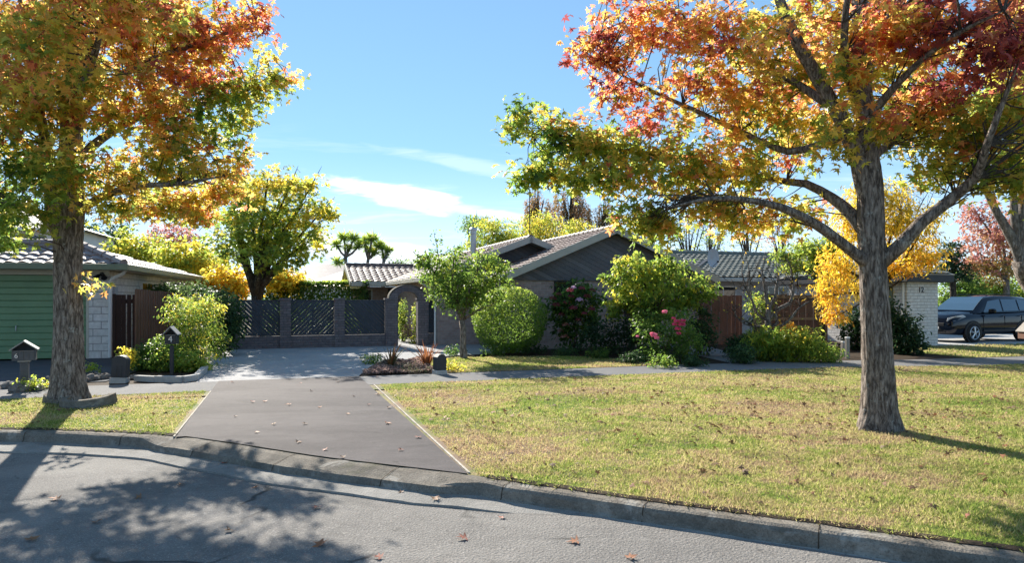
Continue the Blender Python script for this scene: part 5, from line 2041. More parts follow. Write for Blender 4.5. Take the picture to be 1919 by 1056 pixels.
# power line between the trees, far left
m = MB()
for dz_ in (0, .28):
    a, b = at(120, 446, 46), at(420, 446, 58)
    m.tube([a + Vector((0, 0, dz_)), (a + b) / 2 + Vector((0, 0, dz_ - .25)), b + Vector((0, 0, dz_))], .02, seg=4)
o = m.build('power_lines', MT['steel'])
tag(o, 'pair of pale overhead wires behind the left street tree', 'wires')
r = empty('power_pole', at(168, 558, 47.8) * Vector((1, 1, 0)))
tag(r, 'grey wooden power pole carrying wires behind the block house', 'power pole')
m = MB()
m.tube([(0, 0, -.1), (0, 0, 6.6)], [.14, .1], seg=10)
m.build('pole', MT['post'], r)
m = MB()
m.box(-.8, -.05, 6.0, .8, .05, 6.12)
m.build('crossarm', MT['post'], r)

# ------------------------------------------------------------------ garden plants and trees
def stems_mesh(name, mat, o, targets, parent, seed, r0, n_mid=2, base_spread=.15):
    rng = random.Random(seed)
    m = MB()
    for t in targets:
        t = Vector(t)
        a = Vector((rng.gauss(0, base_spread), rng.gauss(0, base_spread), -.04))
        pts = [a]
        for k in range(1, n_mid + 1):
            f = k / (n_mid + 1)
            pts.append(a.lerp(t, f) + Vector((rng.gauss(0, .05), rng.gauss(0, .05), rng.gauss(0, .03) + .1 * f * (1 - f) * t.length)))
        pts.append(t)
        m.tube(pts, [r0 * (1 - .8 * k / (len(pts) - 1)) for k in range(len(pts))], seg=6)
    return m.build(name, mat, parent, smooth=True)


def shrub(name, label, cat, base, blobs, seed, n, per, size, spread, mat='leaf', tpl='oval', stem='twig', sr=.018, group=None, shell=.4, droop=.4, jit=.1, nst=9, flat=.8):
    base = tuple(base)
    r = empty(name, base)
    tag(r, label, cat, group)
    bl = shift(blobs, base)
    cc, L = clumps(seed, bl, n, per, spread, size, shell=shell, droop=droop, jit=jit, flat=flat)
    keep = L['pos'][:, 2] > .015
    L = {k: v[keep] for k, v in L.items()}
    leaves('foliage', MT[mat], tpl=tpl, parent=r, **L)
    rng = np.random.default_rng(seed)
    tg = cc[rng.choice(len(cc), min(len(cc), nst), replace=False)]
    stems_mesh('stems', MT[stem], base, [tuple(t) for t in tg], r, seed, sr)
    return r


def tree(name, label, base, fork, r0, blobs, seed, n, per, size, spread, mat='leaf', tpl='oval', bark='bark_far', group=None, shell=.45, droop=.45, jit=.1, twigs=.5, extra=()):
    base = tuple(base)
    r = empty(name, base)
    tag(r, label, 'tree', group)
    bl = shift(blobs, base)
    rng = random.Random(seed)
    F = Vector(rel(fork, base))
    m = MB()
    q = catmull([(0, 0, -.1, r0 * 1.35), (F.x * .3, F.y * .3, F.z * .35, r0 * 1.02), (F.x * .7 + .03, F.y * .7, F.z * .75, r0 * .92), (*F, r0 * .9)], .15)
    m.tube([x[:3] for x in q], [x[3] for x in q], seg=12, wob=.08, rng=rng)
    sk = [([tuple(x[:3]) for x in q], None)]
    for b in bl:
        c = Vector(b[0])
        ln = (c - F).length
        k = r0 * .5 * min(1, .35 + .25 * b[1][0] / max(.3, r0 * 4))
        mid = F.lerp(c, .45) + Vector((rng.gauss(0, .06), rng.gauss(0, .06), .08)) * ln
        pp = catmull([(*F, k * 1.3), (*mid, k), (*c, k * .45), (*(c + (c - mid) * .35), .004)], .3)
        m.tube([x[:3] for x in pp], [max(.003, x[3]) for x in pp], seg=7, wob=.1, rng=rng)
        sk.append(([tuple(x[:3]) for x in pp], None))
    for pts, rr in extra:
        m.tube([rel(p, base) for p in pts], rr, seg=7)
    m.build('trunk', MT[bark], r, smooth=True)
    cc, L = clumps(seed, bl, n, per, spread, size, shell=shell, droop=droop, jit=jit)
    leaves('crown', MT[mat], tpl=tpl, parent=r, **L)
    if twigs:
        twig_mesh('branches', MT['twig'], cc, skeleton_points(sk), r, seed + 1, .010, .003, 1.6, frac=twigs)
    return r


def gp(u, d):
    """ground point in the direction of photo column u at depth d"""
    return Vector(((u - CU) / FPX * d, d, 0))


# ---- small tree on the front lawn
d = 18.5
tree('small_garden_tree', 'small green tree with a slender forked trunk on the front lawn', gr(869, 673), at(865, 602, d), .085,
     [B(858, 535, d, 62, 40, .75, .5), B(815, 512, d, 34, 42, .5, .48), B(915, 530, d, 42, 42, .55, .52), B(850, 490, d, 44, 30, .55, .56), B(905, 488, d, 36, 22, .5, .6), B(818, 460, d, 9, 28, .14, .5), B(790, 488, d, 14, 14, .2, .5), B(860, 570, d - .3, 52, 20, .6, .46), B(942, 505, d, 16, 22, .25, .55), B(925, 570, d, 28, 16, .35, .5), B(870, 525, d + .7, 60, 40, .4, .5)],
     31, 430, 15, .10, .16, twigs=.6, tpl='oval', bark='bark')

# ---- clipped ball bush
d = 20.0
c = at(955, 601, d)
base = (c.x, c.y, 0)
r = empty('clipped_ball_bush', base)
tag(r, 'large round clipped green bush in front of the brick gable wall', 'bush')
rng = np.random.default_rng(5)
n = 15000
dv = rng.normal(size=(n, 3)); dv /= np.linalg.norm(dv, axis=1, keepdims=True)
lump = 1 + .035 * np.sin(dv[:, 0] * 7 + 1) * np.sin(dv[:, 2] * 6) + .03 * np.sin(dv[:, 1] * 9 + dv[:, 2] * 5)
rad = (1 - .22 * rng.random(n) ** 2.2) * lump + rng.normal(0, .012, n)
pos = dv * rad[:, None] * np.array([1.09, 1.05, 1.0]) + np.array([0, 0, .98])
keep = pos[:, 2] > .05
pos, dv2 = pos[keep], dv[keep]
n = len(pos)
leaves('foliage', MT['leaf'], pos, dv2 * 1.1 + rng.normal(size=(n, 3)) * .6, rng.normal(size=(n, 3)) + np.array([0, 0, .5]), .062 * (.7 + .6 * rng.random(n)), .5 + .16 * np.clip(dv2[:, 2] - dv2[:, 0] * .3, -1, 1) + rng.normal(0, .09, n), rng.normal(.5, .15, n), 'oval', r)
m = MB()
for k in range(5):
    a = k * 1.3
    m.tube([(.08 * math.cos(a), .08 * math.sin(a), -.05), (.2 * math.cos(a), .2 * math.sin(a), .4), (.55 * math.cos(a), .5 * math.sin(a), 1.0)], [.04, .03, .012], seg=6)
m.build('stems', MT['twig'], r)

# ---- hydrangea
d = 20.6
hb = shrub('hydrangea_bush', 'tall hydrangea bush with faded red and mauve flower heads below the gable window', 'bush', gp(1078, d), [B(1075, 610, d, 46, 45, .7, .25), B(1055, 575, d - .1, 34, 30, .5, .3), B(1100, 570, d, 34, 32, .5, .32), B(1080, 545, d, 40, 18, .4, .3)], 41, 210, 11, .15, .2, 'leaf', 'oval', jit=.1)
def flower_head(parent, mat, size, seed, tint, npet=46, psz=.05):
    rng = np.random.default_rng(seed)
    dv = rng.normal(size=(npet, 3)); dv /= np.linalg.norm(dv, axis=1, keepdims=True)
    dv[:, 2] = np.abs(dv[:, 2]) * 1.0 - .25
    o = leaves('flower_head', MT[mat], dv * size * np.array([1, 1, .8]), dv + rng.normal(size=(npet, 3)) * .3, rng.normal(size=(npet, 3)), psz * (.8 + .5 * rng.random(npet)), tint + rng.normal(0, .09, npet), rng.normal(.5, .15, npet), 'diamond', parent)
    return o
protos = [flower_head(hb, 'hydrangea', .10, 60 + i, t) for i, t in enumerate((.1, .3, .62, .95))]
spots = [(1047, 552, 0), (1068, 545, 1), (1090, 541, 1), (1075, 540, 3), (1086, 563, 3), (1062, 568, 0), (1052, 590, 0), (1074, 578, 1), (1100, 556, 0), (1110, 545, 0), (1095, 588, 1), (1060, 610, 2), (1050, 621, 2), (1084, 600, 0), (1042, 572, 0), (1108, 580, 1), (1070, 556, 0), (1058, 632, 2), (1036, 560, 0)]
hl = Vector(hb.location)
used = set()
for i, (u, v, k) in enumerate(spots):
    o = protos[k] if k not in used else link(protos[k].copy(), hb)
    used.add(k)
    o.location = at(u, v, d - .62 - .1 * math.sin(i * 2.0)) - hl
    o.scale = [.85 + .4 * ((i * 37) % 10) / 10] * 3

# ---- bright drooping leaved bush (peach like) right of the hydrangea
d = 19.2
tree('drooping_leaf_tree', 'bushy small tree with bright yellow green drooping leaves by the gable', gp(1225, d), at(1228, 610, d), .07,
     [B(1225, 545, d, 70, 40, .9, 0.63), B(1165, 540, d, 42, 45, .6, 0.67), B(1290, 550, d, 46, 36, .7, 0.61), B(1200, 505, d, 48, 26, .6, 0.69), B(1262, 510, d, 52, 26, .6, 0.65), B(1160, 500, d, 14, 20, .25, 0.69), B(1320, 545, d, 24, 26, .35, 0.59), B(1150, 585, d, 22, 18, .3, 0.66), B(1220, 585, d - .2, 66, 26, .7, 0.53), B(1190, 480, d, 10, 14, .15, 0.71), B(1245, 484, d, 10, 14, .15, 0.71), B(1128, 520, d, 8, 8, .12, 0.67)],
     43, 470, 15, .125, .16, tpl='oval', droop=1.1, twigs=.4, jit=.13)
# ---- rose bush
d = 17.6
rb = shrub('rose_bush', 'dark green rose bush with bright pink blooms at the lawn corner', 'bush', gp(1255, d), [B(1255, 640, d, 55, 42, .75, 0.42), B(1215, 620, d + .2, 30, 40, .5, 0.40), B(1290, 640, d, 32, 36, .5, 0.46), B(1265, 605, d, 34, 28, .45, 0.48), B(1230, 665, d - .2, 40, 18, .5, 0.42)], 47, 330, 13, .085, .15, 'leaf', 'oval', jit=.09)
protos = [flower_head(rb, 'petal', .05, 80, .2, 34, .055), flower_head(rb, 'petal', .055, 81, .75, 34, .06)]
rl_ = Vector(rb.location)
for i, (u, v, k, s) in enumerate([(1246, 585, 1, 1.0), (1268, 603, 0, 1.2), (1277, 609, 0, 1.4), (1270, 617, 0, 1.2), (1280, 602, 0, 1.0), (1264, 609, 0, 1.0), (1271, 626, 0, 1.0), (1226, 629, 1, 1.2), (1231, 634, 1, .9), (1222, 626, 1, .8), (1195, 631, 1, .6), (1262, 597, 0, .8)]):
    o = protos[k] if i in (0, 1) else link(protos[k].copy(), rb)
    if i == 1:
        o = protos[0]
    if i == 0:
        o = protos[1]
    o.location = at(u, v, d - .78) - rl_
    o.scale = (s * 1.1,) * 3
# ---- undergrowth shrubs along the house
d = 19.6
shrub('dark_shrub', 'dark leafy shrub filling the bed between the hydrangea and the rose bush', 'bush', gp(1150, d), [B(1150, 628, d, 60, 36, .6, .2), B(1120, 640, d, 40, 28, .5, .18), B(1190, 625, d, 40, 40, .5, .22)], 51, 240, 12, .1, .17, 'gloss', 'oval')
shrub('dark_shrub', 'shaded grey green shrub right of the pink roses by the garden path', 'bush', gp(1305, 19.4), [B(1312, 610, 19.4, 30, 40, .5, .45), B(1325, 640, 19.0, 20, 28, .4, .35)], 52, 130, 12, .09, .15, 'gloss', 'oval')
lows = [(1000, 664, 17, 'low green plants at the foot of the clipped ball bush'), (925, 668, 15, 'tufted pale green plant left of the clipped ball bush'), (1060, 668, 17, 'low plants below the hydrangea bush'), (1120, 673, 15, 'low spreading plants along the back of the lawn'),
        (1185, 682, 14, 'low grey green plant at the lawn\'s right tip'), (1240, 690, 18, 'low leafy plant under the rose bush by the path'), (1300, 688, 16, 'low dark plant right of the rose bush edging the path')]
for i, (u, v, rp, lab) in enumerate(lows):
    p = gr(u, v)
    shrub('border_plant', lab, 'plant', p, [((p.x, p.y, .12), (rp * p.y / FPX * 1.5, .3, .16), .35 + .06 * (i % 3), 1)], 90 + i, 55, 9, .07, .1, 'leaf' if i % 2 else 'gloss', 'slim' if i == 1 else 'oval', sr=.006, nst=5, group='low border plants along the front lawn')

# ---- pruned bare tree and border right of the path
def bare_tree(name, label, base, limbs, mat, seed, shoots=0, group=None, shoot_len=.6, cat='tree', sh_r=.008, leafy=None):
    base = tuple(base)
    r = empty(name, base)
    tag(r, label, cat, group)
    rng = random.Random(seed)
    m = MB()
    ends = []
    for pts, rr in limbs:
        q = catmull([(*rel(p, base), x) for p, x in zip(pts, rr)], .12)
        m.tube([x[:3] for x in q], [max(.003, x[3]) for x in q], seg=8, wob=.14, rng=rng)
        ends += q[len(q) // 3:]
    m.build('trunk', MT[mat], r, smooth=True)
    s = MB()
    tips = []
    for k in range(shoots):
        e = Vector(rng.choice(ends)[:3])
        dd = Vector((rng.gauss(0, .7), rng.gauss(0, .6), rng.gauss(.35, .5))).normalized()
        L = shoot_len * rng.uniform(.5, 1.3)
        pts = [e]
        for j in range(4):
            dd = (dd + Vector((rng.gauss(0, .22), rng.gauss(0, .22), rng.gauss(.05, .18)))).normalized()
            pts.append(pts[-1] + dd * L / 4)
        s.tube(pts, [sh_r, sh_r * .8, sh_r * .6, sh_r * .45, .002], seg=4, cap=False)
        tips.append(pts[-1])
        for j in (2, 3):
            d2 = (dd + Vector((rng.gauss(0, .8), rng.gauss(0, .8), rng.gauss(.1, .5)))).normalized()
            s.tube([pts[j], pts[j] + d2 * L * .3, pts[j] + d2 * L * .5], [sh_r * .5, sh_r * .35, .0015], seg=3, cap=False)
            tips.append(pts[j] + d2 * L * .5)
    if shoots:
        s.build('shoots', MT['twig'], r)
    if leafy:
        n, size, mt, tint = leafy
        g = np.random.default_rng(seed)
        T = np.array([tuple(t) for t in tips])[g.integers(0, len(tips), n)] + g.normal(0, .12, (n, 3))
        leaves('crown', MT[mt], T, g.normal(size=(n, 3)) + np.array([0, 0, .6]), g.normal(size=(n, 3)) + np.array([0, 0, -.6]), size * (.6 + .8 * g.random(n)), tint + g.normal(0, .15, n), g.normal(.5, .15, n), 'oval', r)
    return r


d = 18.3
A = lambda u, v, dd=0: tuple(at(u, v, d + dd))
bare_tree('pruned_bare_tree', 'heavily pruned bare tree with pale grey limbs in front of the brown fence', gp(1440, d), [
    ([A(1440, 668), A(1440, 630), A(1439, 600), A(1442, 572)], [.10, .09, .085, .07]),
    ([A(1440, 580), A(1436, 555), A(1430, 520), A(1427, 508)], [.06, .05, .035, .02]),
    ([A(1441, 575, .1), A(1452, 560, .1), A(1456, 535, .1), A(1458, 520, .1)], [.055, .05, .04, .022]),
    ([A(1440, 600), A(1462, 578), A(1480, 568), A(1487, 540), A(1482, 505)], [.055, .05, .045, .035, .016]),
    ([A(1440, 618), A(1456, 606), A(1452, 588), A(1456, 574, -.2)], [.05, .05, .04, .02]),
    ([A(1442, 625), A(1462, 612, -.3), A(1480, 600, -.5), A(1500, 575, -.6), A(1530, 560, -.6)], [.05, .04, .03, .02, .006]),
    ([A(1438, 600), A(1420, 590), A(1408, 560), A(1398, 540), A(1390, 510)], [.04, .035, .03, .025, .014]),
    ([A(1404, 550), A(1404, 520), A(1403, 500)], [.022, .018, .01]),
    ([A(1436, 610), A(1410, 612, -.2), A(1385, 600, -.3), A(1372, 575, -.3)], [.035, .025, .018, .006]),
], 'bark_pale', 61, 120, shoot_len=.7, sh_r=.013, leafy=(70, .08, 'gold', .5))
for i, (u, v, dd, rp, hp, tint, mat, tpl, lab, nn, sz) in enumerate([
        (1440, 640, 17.7, 46, 24, .62, 'leaf', 'long', 'leafy green perennial clump left under the pruned bare tree', 200, .13),
        (1500, 642, 17.5, 50, 26, .7, 'leaf', 'long', 'tallest light green perennial clump right under the pruned bare tree', 230, .13),
        (1392, 662, 17.0, 24, 15, .42, 'gloss', 'diamond', 'low dark purple green mound at the left end of the bed by the path', 110, .06),
        (1548, 662, 17.4, 26, 16, .62, 'leaf', 'slim', 'pale straggly plant at the right end of the bed by the path', 110, .08),
        (1425, 574, 18.9, 26, 24, .62, 'leaf', 'oval', 'yellow green bush showing through the pruned bare tree against the fence', 120, .08),
        (1395, 645, 18.6, 32, 14, .3, 'gloss', 'long', 'dark strappy plant beside the end of the garden path', 110, .14),
        (1478, 618, 18.2, 30, 8, 1.0, 'gold', 'long', 'small plant with orange yellow leaves at the foot of the pruned bare tree', 40, .12)]):
    b = at(u, v, dd)
    z = max(b.z, .2)
    shrub('border_shrub', lab, 'plant', (b.x, b.y, 0), [((b.x, b.y, z), (rp * dd / FPX, .5, hp * dd / FPX * 1.1), tint, 1), ((b.x, b.y, z * .45), (rp * dd / FPX, .5, z * .5), tint - .1, .6)], 110 + i, nn, 11, sz, .14, mat, tpl, sr=.01, group='plants in the bed under the pruned bare tree', jit=.12)
# camellia behind the right trunk
d = 20.2
shrub('camellia_bush', 'dark glossy leaved bush against the white garage wall behind the right street tree', 'bush', gp(1690, d), [B(1690, 620, d, 34, 46, .6, .22), B(1700, 650, d - .3, 30, 22, .5, .2), B(1670, 600, d, 26, 40, .5, .25)], 71, 300, 13, .11, .15, 'gloss', 'oval')
shrub('camellia_bush', 'dark glossy leaved bush filling the gap between the fence end and the right street tree', 'bush', gp(1605, 21.6), [B(1605, 615, 21.6, 28, 42, .5, .3), B(1600, 650, 21.6, 24, 24, .4, .22)], 72, 200, 13, .11, .15, 'gloss', 'oval')

# ---- shrub bed left of the drive
d = 16.3
shrub('nandina_bush', 'yellow and orange leaved bush behind the number 4 letterbox', 'bush', gp(370, d), [B(365, 600, d, 40, 45, .7, 0.64), B(395, 640, d + .2, 30, 36, .5, 0.54), B(335, 590, d + .4, 30, 26, .5, 0.60), B(385, 580, d + .4, 32, 28, .5, 0.72), B(350, 650, d - .2, 40, 26, .5, 0.50), B(330, 565, d + .8, 16, 12, .3, 0.65)], 73, 420, 13, .09, .16, 'leaf', 'long', jit=.2)
d = 15.6
shrub('low_shrub', 'low olive green shrub at the front of the bed beneath the number 4 letterbox', 'bush', gp(310, d), [B(280, 672, d, 34, 29, .45, .38), B(320, 678, d - .2, 44, 27, .5, .5), B(365, 685, d - .3, 30, 23, .4, .6), B(262, 690, d - .2, 20, 17, .3, .35), B(305, 655, d + .2, 34, 23, .4, .42)], 74, 520, 12, .075, .13, 'leaf', 'oval', jit=.13)
d = 19.4
shrub('rhododendron_bush', 'large dark green bush with pinkish buds against the slatted wall end', 'bush', gp(415, d), [B(415, 585, d, 38, 42, .9, .45), B(430, 615, d, 24, 34, .7, .4), B(385, 570, d + .4, 36, 30, .7, .55), B(410, 640, d - .4, 26, 22, .5, .35), B(375, 545, d + .8, 22, 12, .4, .75)], 75, 420, 13, .11, .17, 'gloss', 'oval', jit=.16)
d = 22
shrub('glossy_shrub', 'light green bush rising above the reddish paling fence', 'bush', gp(322, d), [B(322, 548, d, 38, 16, .8, .8), B(335, 580, d, 36, 34, .7, .5), B(300, 552, d + .3, 18, 10, .4, .7)], 76, 240, 12, .1, .15, 'gloss', 'oval', jit=.14)
p = gr(64, 733)
shrub('border_plant', 'small bright green plant at the foot of the grey letterbox', 'plant', p, [((p.x, p.y, .1), (.28, .2, .12), .72, 1)], 77, 40, 9, .06, .09, 'leaf', 'oval', sr=.006, nst=4)
p = gr(237, 700)
shrub('border_plant', 'pale variegated plant behind the round topped service pillar', 'plant', p, [((p.x, p.y, .3), (.16, .2, .28), .9, 1)], 78, 50, 9, .07, .1, 'leaf', 'oval', sr=.006, nst=4)
p = gr(168, 700)
shrub('border_plant', 'little grey green plant right behind the left tree trunk', 'plant', p, [((p.x, p.y, .12), (.16, .2, .12), .7, 1)], 79, 26, 8, .06, .09, 'leaf', 'oval', sr=.005, nst=3)

# ---- flaxes and ground cover by the drive
def flax(label, p, n, L, seed, tint):
    r = empty('flax_plant', p)
    tag(r, label, 'plant')
    rng = random.Random(seed)
    m = MB()
    T, TO = [], []
    for k in range(n):
        a = rng.random() * 6.283
        lean = rng.uniform(.15, .85)
        ln = L * rng.uniform(.6, 1.15)
        w = .018 * rng.uniform(.8, 1.3)
        pts = []
        for j in range(5):
            f = j / 4
            out = ln * lean * (f ** 1.5)
            z = ln * (f - .28 * lean * f * f)
            pts.append(Vector((math.cos(a) * (.03 + out), math.sin(a) * (.03 + out), z)))
        sd = Vector((-math.sin(a), math.cos(a), 0))
        ws = [w * .8, w, w * .85, w * .55, .001]
        vs = []
        for q, x in zip(pts, ws):
            vs += [q - sd * x, q + Vector((math.cos(a), math.sin(a), 0)) * .006, q + sd * x]
        fs = []
        for j in range(4):
            b = j * 3
            fs += [(b, b + 1, b + 4, b + 3), (b + 1, b + 2, b + 5, b + 4)]
        m.add(vs, fs)
        t = min(1, max(0, tint + rng.gauss(0, .2)))
        T += [t] * 8
        TO += [min(1, max(0, rng.gauss(.5, .2)))] * 8
    o = m.build('blades', MT['flax'], r)
    for nm, arr in (('tint', T), ('tone', TO)):
        a_ = o.data.attributes.new(nm, 'FLOAT', 'FACE')
        a_.data.foreach_set('value', np.array(arr, np.float32))
    return r
flax('dark bronze flax on the left of the small bed by the drive', gr(733, 690), 34, .60, 1, .25)
flax('orange bronze flax beside the dark square shouldered service pillar', gr(800, 692), 46, .62, 2, .7)
bed = LP((1.55, 14.62), (3.3, 14.62), (3.1, 16.4), (3.5, 17.5), (2.7, 17.4), (2.15, 16.5), (1.85, 15.4))
rng = np.random.default_rng(9)
bp = np.array(bed)
lo, hi = bp.min(0), bp.max(0)
q = rng.random((9000, 2)) * (hi - lo) + lo
q = q[in_poly(q[:, 0], q[:, 1], bed)]
n = len(q)
hz_ = .04 + .14 * rng.random(n) * (.5 + .5 * np.sin(q[:, 0] * 5) * np.cos(q[:, 1] * 4))
pos = np.column_stack([q, hz_])
o = leaves('ground_cover', MT['ground_cover'], pos, rng.normal(size=(n, 3)) + np.array([0, 0, .9]), rng.normal(size=(n, 3)), .07 * (.6 + .7 * rng.random(n)), .5 + .25 * np.sin(q[:, 0] * 3 + q[:, 1] * 2) + rng.normal(0, .15, n), rng.normal(.5, .15, n), 'oval')
tag(o, 'low mauve and green ground cover in the small bed by the drive', 'ground cover', None, 'stuff')
for (u, v, lab, tint) in ((700, 683, 'low rounded green plant at the left tip of the flax bed', .5), (845, 697, 'small yellow green plant right of the dark square shouldered pillar', .85), (850, 667, 'small dark plant at the back edge of the lawn by the paving', .3)):
    p = gr(u, v)
    shrub('border_plant', lab, 'plant', p, [((p.x, p.y, .10), (.32, .28, .15), tint, 1)], int(u), 60, 9, .055, .09, 'leaf', 'oval', sr=.006, nst=4)

# ---- inside the archway
d = 25.5
shrub('columnar_conifer', 'narrow light green conifer seen through the brick arch', 'bush', gp(756, d), [B(755, 600, d, 9, 42, .25, .62)], 81, 160, 12, .08, .09, 'leaf', 'slim', droop=-.8)
shrub('border_plant', 'yellow green climber on the inside right of the brick arch', 'plant', gp(779, 24.3), [B(779, 605, 24.3, 5, 38, .18, .7), B(776, 640, 24.3, 9, 12, .2, .75)], 82, 100, 9, .07, .09, 'leaf', 'oval', sr=.01, nst=4)
shrub('border_plant', 'brown dry seeding plant seen through the brick arch', 'plant', gp(765, 25), [B(765, 622, 25, 10, 20, .3, .5)], 83, 70, 8, .07, .12, 'ground_cover', 'slim', sr=.01, nst=6)

# ---- trees behind the wall, left to right
G1 = 'trees beyond the slatted wall'
d = 24
tree('maple_tree', 'rounded green and yellow tree with forked trunks behind the slatted wall', gp(482, d), at(480, 556, d), .19,
     [B(500, 350, d, 64, 34, 1.5, 0.91), B(440, 395, d, 58, 50, 1.5, 0.77), B(562, 392, d, 55, 50, 1.5, 0.81), B(500, 420, d, 80, 56, 2.2, 0.67), B(605, 395, d, 26, 16, .7, 0.87), B(430, 465, d, 48, 36, 1.4, 0.70), B(570, 460, d, 46, 44, 1.5, 0.73), B(500, 480, d - .6, 70, 36, 1.6, 0.65), B(545, 345, d, 40, 22, .9, 0.92), B(460, 352, d, 36, 24, .9, 0.91), B(588, 430, d, 34, 30, 1, 0.85), B(585, 345, d, 20, 18, .5, 0.92), B(500, 430, d + 1.8, 100, 70, 1.0, 0.75)],
     101, 520, 15, .135, .27, 'leaf', 'star', group=G1, twigs=.5, jit=.12,
     extra=[([tuple(at(482, 560, d)), tuple(at(470, 520, d)), tuple(at(455, 480, d)), tuple(at(445, 430, d))], [.17, .15, .11, .05]), ([tuple(at(484, 560, d)), tuple(at(494, 520, d)), tuple(at(500, 480, d)), tuple(at(510, 430, d))], [.16, .14, .1, .05])])
for i, (u, v, dd, rx, rz, tint, mat, lab, n, fz) in enumerate([
        (255, 470, 36, 60, 42, .8, 'leaf', 'yellow green tree above the block house roof', 300, 530),
        (345, 480, 33, 52, 40, .85, 'leaf', 'loose yellow tree between the block house and the maple', 260, 540),
        (190, 445, 46, 55, 32, .25, 'gloss', 'dark evergreen tree behind the left street tree trunk', 260, 520),
        (15, 405, 50, 50, 45, .3, 'gloss', 'dark evergreen tree at the left edge above the block house', 220, 520),
        (325, 440, 50, 46, 26, .85, 'pinkleaf', 'faint pink leaved tree far behind the block house', 170, 510),
        (425, 525, 30, 40, 28, .55, 'gold', 'golden leaved bushy tree just left of the maple trunks', 190, 570),
        (530, 522, 32, 36, 20, .5, 'gold', 'golden leaved bushy tree just right of the maple trunks', 150, 560),
        (390, 490, 40, 40, 26, .8, 'leaf', 'pale yellow green tree behind the maple\'s left side', 150, 540)]):
    tree('background_tree', lab, gp(u, dd), at(u, fz, dd), .14, [B(u, v, dd, rx, rz, rx * dd / FPX * .8, tint), B(u - rx * .5, v + rz * .4, dd, rx * .6, rz * .7, 1, tint - .05), B(u + rx * .55, v + rz * .45, dd, rx * .55, rz * .7, 1, tint + .05), B(u, v + rz * .8, dd, rx * .8, rz * .6, 1, tint - .1)],
         130 + i, n, 13, .22, .34, mat, 'oval', group=G1, twigs=.35, jit=.12)
# clipped hedge
h0, h1 = at(486, 558, 33), at(700, 558, 31)
r = empty('hedge', ((h0.x + h1.x) / 2, (h0.y + h1.y) / 2, 0), math.atan2(h1.y - h0.y, h1.x - h0.x))
tag(r, 'long clipped dark green hedge between the maple and the brown tiled wing', 'hedge')
Lh = (h1 - h0).length
rng = np.random.default_rng(12)
n = 15000
face = rng.random(n)
pos = np.zeros((n, 3))
pos[:, 0] = (rng.random(n) - .5) * Lh
topz = 2.33
a = face < .62
pos[a, 1] = -.5 + rng.normal(0, .05, a.sum())
pos[a, 2] = rng.random(a.sum()) * topz
pos[~a, 1] = (rng.random((~a).sum()) - .5) * 1.0
pos[~a, 2] = topz + rng.normal(0, .04, (~a).sum())
pos[:, 1] += .06 * np.sin(pos[:, 0] * 2.2) * np.sin(pos[:, 2] * 2)
leaves('foliage', MT['leaf'], pos, rng.normal(size=(n, 3)) * .7 + np.where(a[:, None], [[0, -1, .3]], [[0, 0, 1]]), rng.normal(size=(n, 3)) + np.array([0, 0, .5]), .14 * (.6 + .7 * rng.random(n)), .34 + .12 * np.sin(pos[:, 0] * 1.1) + rng.normal(0, .1, n) + np.where(a, 0, .2), rng.normal(.5, .15, n), 'oval', r)
m = MB()
for k in range(14):
    x = (k + .5) / 14 * Lh - Lh / 2
    m.tube([(x, 0, -.05), (x + .1, .05, .9), (x - .05, 0, 1.9)], [.05, .04, .02], seg=6)
m.build('stems', MT['twig'], r)

# cabbage trees
def cabbage_tree(label, base, trunk_px, heads, d, seed):
    r = empty('cabbage_tree', base)
    tag(r, label, 'tree', 'cabbage trees beyond the brown tiled wing')
    m = MB()
    b = Vector(base)
    tp = [Vector(at(u, v, d)) - b for u, v in trunk_px]
    tp = [Vector((tp[0].x, 0, -.1))] + tp
    m.tube(tp, [.16] + [.12 - .012 * k for k in range(len(tp) - 1)], seg=8)
    rng = np.random.default_rng(seed)
    P_, N_a, T_, S_, TI, TO = [], [], [], [], [], []
    for (u, v, s) in heads:
        c = Vector(at(u, v, d + rng.normal(0, .4))) - b
        m.tube([tp[-1], tp[-1].lerp(c, .5) + Vector((0, 0, -.1)), c], [.085, .07, .06], seg=6)
        n = 150
        dv = rng.normal(size=(n, 3)); dv /= np.linalg.norm(dv, axis=1, keepdims=True)
        dv[:, 2] = dv[:, 2] * .8 + .18
        ln = s * (.8 + .35 * rng.random(n))
        P_.append(np.array(c)[None, :] + dv * ln[:, None] * .5)
        T_.append(dv + np.array([0, 0, -.12]))
        N_a.append(np.cross(dv, rng.normal(size=(n, 3))))
        S_.append(ln)
        TI.append(.56 + .22 * dv[:, 2] + rng.normal(0, .1, n))
        TO.append(rng.normal(.5, .15, n))
    m.build('trunk', MT['bark_pale'], r, smooth=True)
    tv, tf = TPL['slim']
    TPL['strap'] = (tv * np.array([.32, 1, 1]), tf)
    leaves('crown', MT['leaf'], np.concatenate(P_), np.concatenate(N_a), np.concatenate(T_), np.concatenate(S_), np.concatenate(TI), np.concatenate(TO), 'strap', r)
d = 42
cabbage_tree('cabbage tree with pale bare forked trunk, leftmost behind the tiled wing', gp(652, d), [(652, 520), (648, 495), (648, 482)], [(631, 460, .5), (645, 446, .58), (663, 446, .58), (672, 462, .45), (652, 466, .45), (634, 492, .5)], d, 1)
cabbage_tree('tallest middle cabbage tree with dense crowded heads behind the tiled wing', gp(690, d), [(690, 520), (688, 500), (690, 486)], [(682, 454, .56), (697, 447, .58), (709, 460, .5), (690, 468, .5), (702, 474, .46)], d + .5, 2)
cabbage_tree('smaller yellow green cabbage tree, right of the crowded middle one', gp(718, d), [(718, 520), (718, 500), (719, 490)], [(716, 464, .46), (728, 470, .42), (722, 481, .4)], d, 3)

